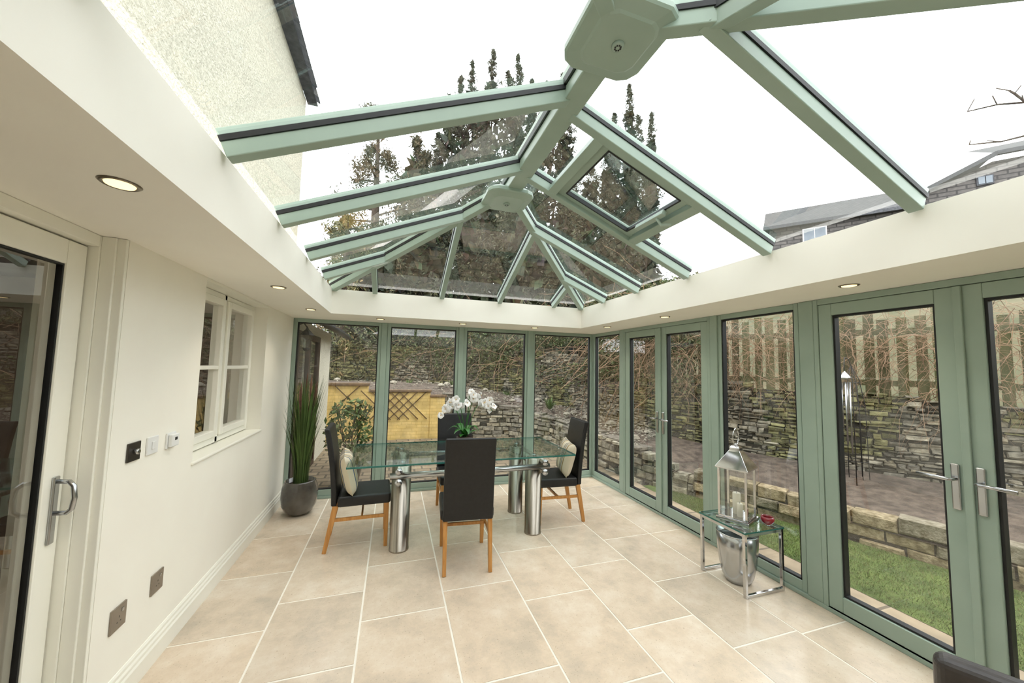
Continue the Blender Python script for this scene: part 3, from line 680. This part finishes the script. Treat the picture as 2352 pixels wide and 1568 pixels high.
def stones(path,hr,lr,colf,side=1,depth=.16,jit=.014,gap=.006,ch=.014):
    b=MB(); seg=[];L_=0
    for i in range(len(path)-1):
        d=math.hypot(path[i+1][0]-path[i][0],path[i+1][1]-path[i][1]); seg.append((L_,d)); L_+=d
    def at(s_):
        s_=max(0,min(L_-1e-6,s_))
        for i,(a,d) in enumerate(seg):
            if s_<=a+d:
                t_=(s_-a)/d; p,q=path[i],path[i+1]; v=[p[k]+(q[k]-p[k])*t_ for k in range(4)]
                tx,ty=(q[0]-p[0])/d,(q[1]-p[1])/d; return v,(ty*side,-tx*side)
    for i in range(len(path)-1):
        p,q=path[i],path[i+1]; d=seg[i][1]; nx,ny=(q[1]-p[1])/d*side,-(q[0]-p[0])/d*side; k=-.03
        b.quad((p[0]+nx*k,p[1]+ny*k,p[2]-.1),(q[0]+nx*k,q[1]+ny*k,q[2]-.1),(q[0]+nx*k,q[1]+ny*k,q[3]-.04),(p[0]+nx*k,p[1]+ny*k,p[3]-.04),(.08,.07,.055))
    z=min(p[2] for p in path)-.05; zt=max(p[3] for p in path)
    while z<zt:
        h=U(*hr); s0=-U(0,lr[1])
        while s0<L_:
            l=U(*lr); s1=s0+l; v,_=at((s0+s1)/2)
            wz=noise.noise(Vector(((s0+s1)*.45,z*2,3)))*.08
            if v[2]-.15<z and z+h*.6<v[3]:
                (va,na),(vb,nb)=at(max(0,s0+gap)),at(min(L_,s1-gap)); fo=U(-.035,.035); dh=U(-.3,.3)*h; z0_,z1_=z+gap+wz+U(-jit,jit)*.5,z+h-gap+wz+dh*.3+U(-jit,jit)*.5
                vv=[]
                for off,inx in ((-depth,0),(fo-ch,0),(fo,ch)):
                    for (vx,nx_,sgn,zz,zs) in ((va,na,1,z0_,1),(vb,nb,-1,z0_,1),(vb,nb,-1,z1_,-1),(va,na,1,z1_,-1)):
                        tx,ty=-nx_[1]*side,nx_[0]*side
                        vv.append((vx[0]+nx_[0]*off+tx*sgn*inx+U(-jit,jit)*.6,vx[1]+nx_[1]*off+ty*sgn*inx+U(-jit,jit)*.6,zz+zs*inx*.8+U(-jit,jit)*.6))
                ff=[(8,9,10,11)]
                for rg in (0,4):
                    for k in range(4): ff.append((rg+k,rg+(k+1)%4,rg+4+(k+1)%4,rg+4+k))
                b.add(vv,ff,colf((v[0],v[1],z),v))
            s0=s1
        z+=h
    return b
def stcol(p,v):
    base=random.choice([(.38,.34,.28),(.33,.30,.25),(.44,.39,.31),(.27,.245,.21),(.37,.32,.24),(.50,.45,.37)]); k=U(.7,1.1)
    mz=noise.noise(Vector(p)*.9)
    if mz>.0: base=(base[0]*.78,base[1]*.82,base[2]*.5)
    return (base[0]*k,base[1]*k,base[2]*k)
def grcol(p,v):
    base=random.choice([(.44,.40,.33),(.37,.34,.28),(.50,.44,.34),(.32,.29,.25)]); k=U(.8,1.15); return tuple(c*k for c in base)
def sdcol(p,v):
    base=random.choice([(.50,.40,.25),(.42,.34,.21),(.56,.46,.30),(.34,.30,.22)]); k=U(.8,1.1); return tuple(c*k for c in base)
tops=[2.35,2.2,2.2,2.0,1.75,1.5,1.4,1.35,1.3,1.3,1.3]
bw=[(p[0],p[1],p[2],tz) for p,tz in zip(Bp,tops)]
struct(stones(bw,(.032,.075),(.06,.23),stcol,1,jit=.02,ch=.014).build('wall_garden',M['stone']))
rw=[(p[0],p[1],-.1,p[2]) for p in Rp[1:7]]
struct(stones(rw,(.05,.11),(.1,.3),grcol,1,jit=.018).build('wall_retaining',M['stone']))
cp=[(p[0],p[1],p[2],p[2]+.06) for p in Rp[1:6]]
struct(stones(cp,(.055,.056),(.4,.6),lambda p,v:(.26,.23,.2),1,depth=.25,jit=.004).build('trim_%d'%t,M['stone'])); t+=1
ew=[(p[0],p[1],-.1,p[2]+.05) for p in Rp[6:]]
struct(stones(ew,(.12,.14),(.24,.5),sdcol,1,depth=.18).build('stone_edging',M['sandstone']))
# yellow wall
b=MB(); b.box(-3.0,-.52,8.86,8.99,-.12,1.12); b.box(-.52,.86,8.85,8.99,-.12,.98); b.box(.86,1.2,8.82,8.99,-.12,.86)
struct(b.build('wall_yellow',M['yellow']))
b=MB(); b.box(-3.0,-.50,8.80,9.03,1.12,1.18); b.box(-.50,.88,8.79,9.03,.98,1.03); b.box(.85,1.24,8.78,9.03,.86,.91)
struct(b.build('trim_%d'%t,M['coping'],bevel=.01)); t+=1
def trellis(px0,px1,py0,py1,label):
    a=onY(px0,py1,8.82); c=onY(px1,py0,8.82)
    x0,x1,z0,z1=a.x,c.x,a.z,c.z; h=z1-z0; r=thing('trellis',label,'trellis',((x0+x1)/2,8.82,z0),group='diamond trellises on the yellow wall')
    st=.2
    for dr in (1,-1):
        b=MB(); x=x0-h
        while x<x1+h:
            A_=Vector((x,8.82 if dr>0 else 8.807,z0)); B_=Vector((x+h,8.82 if dr>0 else 8.807,z1))
            if dr<0: A_.x,B_.x=B_.x,A_.x
            lo=min(A_.x,B_.x); hi=max(A_.x,B_.x)
            if lo>=x0-.12 and hi<=x1+.12: b.bar(A_,B_,.022,.01,(0,1,0))
            x+=st
        b.build('slat_layer',M['trellis'],r,True)
trellis(762,832,880,945,'diamond trellis on the yellow wall nearest the house')
trellis(832,978,897,965,'wider diamond trellis on the lower yellow wall')

# lawn
def ex(y):
    pts=[(p[1],p[0]) for p in Rp[5:]]
    for i in range(len(pts)-1):
        if pts[i+1][0]<=y<=pts[i][0]:
            t_=(y-pts[i][0])/(pts[i+1][0]-pts[i][0]); return pts[i][1]+(pts[i+1][1]-pts[i][1])*t_
    return 3.6
b=MB(); ys=[-3+7.6*i/20 for i in range(21)]
for i in range(20):
    b.quad((GX,ys[i],-.085),(ex(ys[i])-.02,ys[i],-.085),(ex(ys[i+1])-.02,ys[i+1],-.085),(GX,ys[i+1],-.085))
struct(b.build('lawn',M['grassbase']))
b=MB()
for k in range(40000):
    y=U(-.8,4.3); x=U(GX,max(GX+.05,ex(y)-.05)); h=U(.01,.03); a=U(0,6.28); w=.0022; l=U(0,.025)
    g=U(.6,1.15); c_=random.choice([(.19,.27,.07),(.25,.30,.09),(.15,.21,.055),(.33,.31,.13)]); c_=tuple(q*g for q in c_)
    b.add([(x-w*math.sin(a),y+w*math.cos(a),-.085),(x+w*math.sin(a),y-w*math.cos(a),-.085),(x+l*math.cos(a+1),y+l*math.sin(a+1),-.085+h)],[(0,1,2)],c_)
o=b.build('grass',M['blade']); tag(o,'short green grass of the lawn strip outside the right windows','grass',kind='stuff')
# unseen leafy sheet added behind the camera to block sky reflections in rear panes
b=MB(); vs=[];fs=[]; nn_=40
for j in range(15):
    for i in range(nn_+1):
        x=2.9+10*i/nn_; z=-.12+4.6*j/14; vs.append((x,-5.2+noise.noise(Vector((x*.9,z*.9,1)))*.5-(.25*(j/14)**3),z))
for j in range(14):
    for i in range(nn_): k=j*(nn_+1)+i; fs.append((k,k+1,k+nn_+2,k+nn_+1))
b.add(vs,fs,smooth=True); struct(b.build('reflection_blocker',M['reflection_blocker']))

# fence above the stone wall
fr=thing('garden_fence','weathered mossy vertical board fence above the garden stone wall','fence',(6,3.4,1.3))
fp=[(4.95,8.4),(5.0,5.8),(5.45,4.85),(6.2,3.45),(6.9,2.05),(7.7,.05),(8.9,-3),(9.6,-5)]
b=MB(); b2=MB()
for i in range(len(fp)-1):
    p,q=Vector((*fp[i],0)),Vector((*fp[i+1],0)); d=(q-p); L_=d.length; d.normalize(); nn=Vector((d.y,-d.x,0)); x=0
    while x<L_:
        c=p+d*x; w=U(.09,.12); zt=2.5+U(-.1,.06)-.02*i; k=U(.5,1.1); lean=U(-.02,.02)
        b.bar((c.x,c.y,1.15),(c.x+lean,c.y+lean,zt),w,.02,tuple(nn),col=(k,k*U(.95,1.08),k*U(.8,1))); x+=w+U(.025,.08)
    for zz in (1.5,2.2): b2.bar((p.x+nn.x*-.04,p.y+nn.y*-.04,zz),(q.x-nn.x*.04,q.y-nn.y*.04,zz),.06,.08)
b.build('fence_boards',M['fence'],fr,True); b2.build('fence_rail',M['fence'],fr,True)
# brambles
b=MB()
def pathpt(u,P):
    k=u*(len(P)-1); i=min(int(k),len(P)-2); return Vector((*P[i][:2],0)).lerp(Vector((*P[i+1][:2],0)),k-i)
for k in range(1700):
    u=U(.0,.78); c=pathpt(u,fp); z=random.triangular(1.2,2.75,2.15); off=U(.05,.5); pts=[]
    t0=Vector((U(-1,1),U(-1,1),U(-.9,1))).normalized()*.09
    c2=Vector((c.x-.87*off,c.y-.45*off,0)); p=Vector((c2.x,c2.y,z)); rr=U(.002,.0052)
    cu=Vector((U(-.022,.022),U(-.022,.022),U(-.03,.008)))
    for q in range(14):
        pts.append(p.copy()); t0+=cu+Vector((U(-.03,.03),U(-.03,.03),-.004+U(-.03,.025))); t0=t0.normalized()*.085; p=p+t0
        dd=(p.x-c.x)*.87+(p.y-c.y)*.45
        if dd>-.04: p.x-=(dd+.04)*.87; p.y-=(dd+.04)*.45
    b.tube(pts,.004,3,radii=[rr*(1-q/16) for q in range(14)],caps=False)
o=b.build('brambles',M['twig']); tag(o,'tangle of bare brown bramble stems hanging over the fence','brambles',kind='stuff')
# ivy along the rear garden wall
b=MB()
for k in range(44000):
    u=U(0,.56); c=pathpt(u,bw); z=random.triangular(1.1,4.2,2.9); w=noise.noise(Vector((c.x*.8,c.y*.8,z*.9)))
    if z<2.2 and w<.0: continue
    if z>3.3+.8*w: continue
    bulge=.35*max(0,min(1,(z-1.5)))
    g=U(.5,1.3); c_=random.choice([(.11,.15,.055),(.15,.18,.075),(.08,.10,.05),(.21,.19,.10)]); c_=tuple(q*g for q in c_)
    b.leaf((c.x-U(0,.25)-.02,c.y-U(0,bulge+.12)-.05,z),U(.025,.055),c_)
o=b.build('ivy',M['leafattr']); tag(o,'dark ivy growing over the rear garden stone wall','ivy',kind='stuff')
b=MB()
for k in range(300):
    u=U(0,.5); c=pathpt(u,bw); p=Vector((c.x-.1,c.y-.25,U(1.0,3.2))); t0=Vector((U(-1,1),U(-.3,.1),U(-.6,1))).normalized()*.12; pts=[]
    for q in range(10): pts.append(p.copy()); t0+=Vector((U(-.04,.04),U(-.02,.02),U(-.05,.03))); p=p+t0
    b.tube(pts,.0055,3,caps=False)
o=b.build('bare_stems',M['twig']); tag(o,'bare climbing stems tangled across the rear garden wall','stems',kind='stuff')
b=MB()
for k in range(1500):
    i=random.randrange(0,5); tt=rnd(); a=Vector(Rp[i]).lerp(Vector(Rp[i+1]),tt); c=Vector(Bp[i]).lerp(Vector(Bp[i+1]),tt); jj=U(.04,.95); p=a.lerp(c,jj); r_=U(.012,.03) if k%60 else U(.06,.12)
    g=U(.25,.48); b.lathe([(r_*.6,-r_*.2),(r_,r_*.2),(r_*.7,r_*.6),(r_*.2,r_*.75)],(p.x,p.y,p.z+.03+.1*math.sin(math.pi*jj)*(1 if i<3 else .3)),6,(g,g*.9,g*.76),False,rnd()*3)
o=b.build('gravel',M['stone']); tag(o,'scattered pebbles and rocks on the raised garden bed','gravel',kind='stuff')
# low tufts planted on the terrace
tl=[((1165,915),'by the middle rear pane'),((1262,935),'by the right rear pane'),((925,870),'above the yellow wall'),((1010,880),'left of the orchid blooms')]
for (px,py),l in tl:
    p=onZ(px,py,.95 if px<1100 else .72)
    r=thing('garden_plant','small green garden plant on the raised bed '+l,'plant',(p.x,min(p.y,11.2),p.z-.05),group='small plants on the raised bed')
    b=MB()
    for k in range(70):
        a=U(0,6.28); l_=U(.1,.32); o_=U(.05,.22); g=U(.5,1.2)
        strap(b,[(math.cos(a)*o_*q,math.sin(a)*o_*q,l_*q-.1*o_*q*q) for q in (0,.33,.66,1)],.014,(math.cos(a),math.sin(a),.1),(.13*g,.2*g,.06*g))
    b.build('leaves',M['leafattr'],r)

# house upper wall
b=MB(); b.box(-4.5,-1.22,-4,5.08,2.41,4.98); struct(b.build('wall_house',M['render']))
r=thing('house_eaves','dark slate edged eaves at the top of the roughcast house wall','eaves',(-1.1,1,4.98))
b=MB(); b.box(-1.22,-1.10,-4,5.17,4.985,5.0); b.build('soffit_board',M['slate'],r,True)
b=MB(); y=-4
while y<5.1:
    k=U(-.012,.012); b.bar((-1.06+k,y,5.015),(-2.4,y,5.9),.29,.014,(0,0,1)); y+=.3
b.build('slates',M['slate'],r,True)
# outbuilding beyond
r=thing('outbuilding','low white rendered outbuilding with brown door beyond the rear left window','outbuilding',(-2.2,6.6,-.1))
b=MB(); b.box(-3.2,-1.25,5.12,5.55,-.1,2.2); b.box(-3.2,-1.25,7.1,8.25,-.1,2.2); b.box(-3.2,-1.25,5.55,7.1,2.05,2.2); b.build('wall',M['render'],r,True)
b=MB(); rframe(b,'X',-1.3,-1.235,5.55,7.1,-.1,2.05,.09); b.box(-1.3,-1.24,6.28,6.37,-.1,2.05); b.box(-1.3,-1.25,5.64,6.28,-.1,.8); b.box(-1.3,-1.25,6.37,7.01,-.1,.8); dd_=b.build('door',M['brownwood'],r,True,bevel=.004)
for (a0,a1) in ((5.64,6.28),(6.37,7.01)):
    b=MB(); pane(b,'X',-1.27,a0,a1,.8,1.96); b.build('door_glass',M['glass'],dd_,True)
b=MB(); b.box(-1.6,-1.5,5.5,7.2,-.1,2.1); b.build('lining',M['brownwood'],r,True)
b=MB(); b.bar((-.93,6.7,2.19),(-3.2,6.7,3.4),3.2,.05,(0,0,1)); b.build('roof',M['slate'],r,True)
b=MB(); b.tube([(-.93,5.1,2.15),(-.93,8.3,2.15)],.045,10); b.build('gutter',M['black'],r,True)
r=thing('outdoor_lantern','dark outdoor wall lantern beside the outbuilding door','lantern',(-1.12,5.45,1.95))
b=MB(); b.lathe([(.03,-.16),(.05,-.14),(.075,.02)],(0,0,0),6,smooth=False); b.build('glass_body',M['glass'],r)
b=MB(); b.lathe([(.09,.02),(.05,.07),(.02,.1),(.005,.14)],(0,0,0),6,smooth=False); b.build('cap',M['iron'],r)
b=MB(); b.lathe([(.02,-.19),(.04,-.165),(.04,-.15)],(0,0,0),6,smooth=False); b.build('finial',M['iron'],r)
b=MB(); b.tube([(0,0,.12),(-.04,0,.18),(-.1,0,.16),(-.128,0,.05)],.008,6); b.build('bracket',M['iron'],r)

def leafball(b,c,rad,n_,sz,pal,bot=.0):
    for k in range(n_):
        d=Vector((random.gauss(0,1),random.gauss(0,1),random.gauss(0,1))).normalized(); q=U(.35,1)**.6
        g=U(.5,1.2); c_=random.choice(pal)
        b.leaf((c[0]+d.x*rad[0]*q,c[1]+d.y*rad[1]*q,c[2]+d.z*rad[2]*q),U(sz*.6,sz*1.3),tuple(x*g for x in c_))
r=thing('potted_shrub','leafy green shrub in a dark pot outside the rear left window','shrub',(-.55,5.75,-.1))
b=MB(); b.lathe([(.13,0),(.19,.25),(.2,.28),(.18,.28),(.16,.24)],(0,0,0),28); b.build('pot',M['pot'],r)
b=MB(); leafball(b,(0,0,.75),(.36,.3,.5),650,.045,[(.12,.2,.06),(.2,.28,.1),(.28,.32,.14)]); b.build('foliage',M['leafattr'],r)
for k in range(9):
    b=MB(); b.tube([(0,0,.25),(U(-.15,.15),U(-.1,.1),.6),(U(-.3,.3),U(-.2,.2),1.1)],.007,5); b.build('stem',M['bark'],r)

# wire obelisk + wind chime
r=thing('plant_obelisk','dark wire plant obelisk standing in the soil bed','obelisk',(5.75,3.2,.3))
for k in range(6):
    b=MB(); a=k*math.pi/3; b.tube([(.13*math.cos(a),.13*math.sin(a),-.1),(.12*math.cos(a),.12*math.sin(a),.9),(.07*math.cos(a),.07*math.sin(a),1.25),(0,0,1.42)],.0045,5); b.build('upright',M['iron'],r)
for zz,rr in ((.2,.13),(.6,.125),(.9,.12),(1.2,.08)):
    b=MB(); b.tube([(rr*math.cos(i*math.pi/8),rr*math.sin(i*math.pi/8),zz) for i in range(16)],.004,5,closed=True); b.build('hoop',M['iron'],r)
pc=onX(1940,870,5.35)
r=thing('wind_chime','pale wind chime with long tubes hanging beside the wire obelisk','wind chime',(pc.x,pc.y,pc.z))
b=MB(); b.lathe([(.0,.1),(.02,.08),(.07,.02),(.07,0),(.01,-.005)],(0,0,0),16); b.build('cap',M['satin'],r)
for k in range(5):
    a=k*1.257; b=MB(); b.tube([(.045*math.cos(a),.045*math.sin(a),-.04),(.045*math.cos(a),.045*math.sin(a),-.5-.1*k)],.009,8); b.build('chime_tube',M['satin'],r)
b=MB(); b.tube([(0,0,.1),(0,0,.2),(.05,.02,.27),(.12,.02,.25),(.14,.0,.15),(.14,0,-1.35)],.006,6); b.build('hook_pole',M['iron'],r)

# trees behind
def conifer(name,label,top,Y,r_,n_,pal,nb=90,droop=.25,sz=.16,low=.15,power=.8,cat='tree',core=0):
    P=onY(top[0],top[1],Y); H=P.z; r=thing(name,label,cat,(P.x,Y,-.12),group='trees beyond the garden wall')
    tr=MB(); tr.tube([(0,0,0),(.05,0,H*.5),(0,0,H*.98)],.2,8,radii=[.28,.18,.03])
    lv=MB(); brs=[]
    for k in range(nb):
        u=low+(1-low)*(k+rnd())/nb; a=U(0,6.28); l=r_*((1-u)**power+.04)*U(.45,1.25)
        brs.append((u,a,l))
        e=(math.cos(a)*l,math.sin(a)*l,H*u-droop*l*.3+l*.15)
        tr.tube([(0,0,H*u),(e[0]*.5,e[1]*.5,H*u+l*.1),e],.03,4,radii=[.05,.03,.012],caps=False)
    for k in range(n_):
        u,a,l=random.choice(brs); 
        q=U(.15,1)**.7; a2=a+U(-.3,.3)*(1.1-q); rr=l*q
        z=H*u+l*.2*q-droop*l*q*q+random.gauss(0,.1+.07*l)
        g=U(.45,1.25); c_=random.choice(pal)
        lv.leaf((math.cos(a2)*rr+random.gauss(0,.09),math.sin(a2)*rr+random.gauss(0,.09),z),U(sz*.5,sz*1.4),tuple(x*g for x in c_),.3)
    for k in range(core):
        u=U(low,.93); a=U(0,6.28); rr=r_*((1-u)**power)*.75*rnd()**.5
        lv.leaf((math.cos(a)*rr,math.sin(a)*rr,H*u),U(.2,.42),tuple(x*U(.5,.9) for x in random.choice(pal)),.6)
    tr.build('trunk',M['bark'],r); lv.build('foliage',M['leafattr'],r); return r
def multiyew(name,label,spires,Y,n_,pal,sz=.07):
    """evergreen of many leading shoots; spires = (photo x, photo y, radius)"""
    P0=onY(spires[0][0],spires[0][1],Y); r=thing(name,label,'tree',(P0.x,Y,-.12),group='trees beyond the garden wall'); tr=MB(); lv=MB()
    for (px,py,rad) in spires:
        P=onY(px,py,Y); H=P.z; ox=P.x-P0.x; oy=U(-.6,.6)
        tr.tube([(ox*.2,oy*.2,0),(ox*.7,oy,H*.45),(ox,oy,H*.95)],.1,5,radii=[.2,.08,.01],caps=False)
        nbr=70; base=.4
        prof=lambda u: rad*1.75*((1-u)**.72)*1.25+.02
        # drooping feathery branches, each a dense spray of needles
        sub=[]
        for k in range(nbr):
            u=base+(1-base)*((k+rnd())/nbr)**.85; sub.append((u,U(0,6.28),prof(u)*U(.45,1.25),U(-.25,.45)))
        for k in range(n_):
            u,a,L_,ris=random.choice(sub)
            q=rnd()**.6; zz=H*u+L_*(ris*q-.25*q*q)+random.gauss(0,.05+.035*L_); sp_=.035+.075*L_*(1.1-q)
            zz=min(zz,H+U(-.2,.02))
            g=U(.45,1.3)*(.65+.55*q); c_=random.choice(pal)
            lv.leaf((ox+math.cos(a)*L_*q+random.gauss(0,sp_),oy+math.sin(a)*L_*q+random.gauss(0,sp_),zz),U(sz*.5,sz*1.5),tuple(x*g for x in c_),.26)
        for k in range(n_//16): 
            hh=U(0,.07); lv.leaf((ox+random.gauss(0,.02+hh*1.6),oy+random.gauss(0,.02+hh*1.6),H*(1-hh)),U(sz*.5,sz*1.2),random.choice(pal),.28)
        for k in range(330):
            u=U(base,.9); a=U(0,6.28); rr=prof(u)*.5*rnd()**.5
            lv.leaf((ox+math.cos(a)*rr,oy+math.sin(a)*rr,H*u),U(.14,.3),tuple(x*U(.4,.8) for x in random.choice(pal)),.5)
    tr.build('trunk',M['bark'],r); lv.build('foliage',M['leafattr'],r); return r
DK=[(.062,.074,.04),(.085,.088,.05),(.048,.056,.034),(.115,.098,.06)]
OL=[(.11,.11,.055),(.15,.13,.07),(.085,.085,.045),(.19,.14,.08)]
YG=[(.21,.20,.08),(.26,.23,.10),(.16,.16,.07),(.30,.21,.10)]
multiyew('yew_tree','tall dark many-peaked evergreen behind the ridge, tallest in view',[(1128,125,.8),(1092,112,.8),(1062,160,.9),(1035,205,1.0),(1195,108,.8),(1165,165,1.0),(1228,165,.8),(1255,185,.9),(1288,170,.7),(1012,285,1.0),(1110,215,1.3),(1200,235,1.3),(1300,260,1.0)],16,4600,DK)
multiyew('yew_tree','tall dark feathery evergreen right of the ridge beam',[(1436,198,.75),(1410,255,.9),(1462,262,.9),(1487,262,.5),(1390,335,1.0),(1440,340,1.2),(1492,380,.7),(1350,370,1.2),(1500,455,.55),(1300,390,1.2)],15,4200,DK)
conifer('pine_tree','open branched olive pine at the left of the trees',(872,245),14,2.0,11000,OL,nb=26,droop=.0,low=.3,power=.4,sz=.07)
conifer('pine_tree','fuller olive pine between the open pine and the dark evergreens',(962,320),15.5,2.3,18000,OL+DK[:1],nb=60,droop=.05,power=.6,sz=.085,core=300)
conifer('cedar_tree','low yellow-green tree beside the house wall corner',(800,490),12.8,1.7,9000,YG,nb=50,droop=.1,power=.5,sz=.075)
for (px,py,Y,l) in ((870,520,14,'behind the left rear rafters'),(985,480,14.5,'left of the rear boss plate'),(1100,440,15,'behind the rear boss plate'),(1215,440,14.5,'right of the rear boss plate'),(1320,470,14,'behind the right rear hip'),(1415,545,13.5,'farthest right, low above the right fascia')):
    conifer('evergreen_bush','dense dark evergreen bush '+l,(px,py),Y,2.1,15000,DK+OL[:1],nb=90,droop=.0,power=.35,sz=.08,low=.1,cat='bush',core=1500)

# hillside and the far stone house
b=MB(); vs=[];fs=[];nx_=24;ny_=24
for i in range(nx_+1):
    for j in range(ny_+1):
        x=9.5+38*i/nx_; y=-14+60*j/ny_; z=min(1,max(0,(x-9.5)/14))*6.2+noise.noise(Vector((x*.2,y*.2,0)))*.4; vs.append((x,y,z))
for i in range(nx_):
    for j in range(ny_): k=i*(ny_+1)+j; fs.append((k,k+ny_+1,k+ny_+2,k+1))
b.add(vs,fs,smooth=True); struct(b.build('hillside',M['hill']))
A=Vector((23.6,17.7,0)); D=(Vector((27.6,12.8,0))-A).normalized(); Nb=Vector((-D.y,D.x,0))
if Nb.x<0: Nb=-Nb
r=thing('stone_house','grey stone house with slate roofs beyond the right fascia','house',(30,12,5))
def W(s_,n_,z): p=A+D*s_+Nb*n_; return (p.x,p.y,z)
def hbox(b,s0,s1,n0,n1,z0,z1): b.add([W(s0,n0,z0),W(s1,n0,z0),W(s1,n1,z0),W(s0,n1,z0),W(s0,n0,z1),W(s1,n0,z1),W(s1,n1,z1),W(s0,n1,z1)],MB.BF)
b=MB(); hbox(b,.3,7.4,0,6,5,11.3)
fr_=[(7.2,5),(17,5),(17,12.9),(9.8,12.9),(7.4,11.75)]
b.add([W(a,-.6,z) for a,z in fr_]+[W(a,7,z) for a,z in fr_],[(0,1,2,3,4),(9,8,7,6,5),(4,0,5,9)])
b.build('wall',M['farstone'],r,True)
b=MB(); b.add([W(-.1,-.4,11.25),W(7.4,-.4,11.25),W(7.4,3,13.5),W(.2,3,13.5),W(-.1,6.4,11.25),W(7.4,6.4,11.25)],[(0,1,2,3),(3,2,5,4),(0,3,4)]); b.build('roof',M['slateroof'],r,True)
b=MB(); b.add([W(7.0,-1.0,11.75),W(9.8,-1.0,13.15),W(9.8,7,13.15),W(7.0,7,11.75),W(17.4,-1.0,13.1),W(17.4,3,15.2),W(10.2,3,15.2)],[(0,1,2,3),(1,4,5,6)]); b.build('roof',M['slateroof'],r,True)
for q in ((W(7.0,-1.05,11.7),W(9.8,-1.05,13.12)),(W(9.8,-1.05,13.12),W(17.4,-1.05,13.08)),(W(-.1,-.45,11.22),W(7.4,-.45,11.22))):
    b=MB(); b.bar(q[0],q[1],.18,.2); b.build('bargeboard',M['slate'],r,True)
for (s0,z0,ww,wh) in ((2.0,10.05,1.2,.9),(9.2,11.7,.6,.5)):
    b=MB(); nn=-.08 if s0<7 else -.68; hbox(b,s0,s0+ww,nn,nn+.1,z0,z0+wh); f=b.build('window',M['plastic'] if s0<7 else M['slate'],r,True)
    for dx in (.06,ww/2+.02):
        b=MB(); hbox(b,s0+dx,s0+dx+ww/2-.08,nn-.03,nn,z0+.06,z0+wh-.06); b.build('pane',M['farpane'],f,True)
# bare branches top right
r=thing('bare_tree','leafless tree whose thin twigs reach in at the right edge','tree',(10.5,1.2,.2))
b=MB(); b.tube([(0,0,0),(.1,0,3),(.1,.1,6.5)],.15,8,radii=[.2,.13,.05]); b.build('trunk',M['bark'],r)
for (pxs) in ([(2500,260),(2420,225),(2352,235),(2290,240),(2222,256)],[(2480,330),(2400,318),(2352,312),(2300,325),(2226,332)],[(2420,200),(2352,232),(2330,215),(2318,208)]):
    pts=[onX(x,y,10.2) for x,y in pxs]; b=MB(); b.tube([Vector((10.6,1.3,pts[0].z-1.2))]+pts,.02,5,radii=[.04,.028,.022,.018,.014,.01][:len(pts)+1]); 
    for p in pts[1:]: b.tube([p,p+Vector((0,U(-.1,.2),U(.05,.2)))],.008,4)
    b.build('branch',M['bark'],r,True)

# ------------------------------------------------------------------ light
w=bpy.data.worlds.new('overcast_sky'); bpy.context.scene.world=w; w.use_nodes=True
bg=w.node_tree.nodes['Background']; bg.inputs[0].default_value=(.97,.985,1,1); bg.inputs[1].default_value=4.3
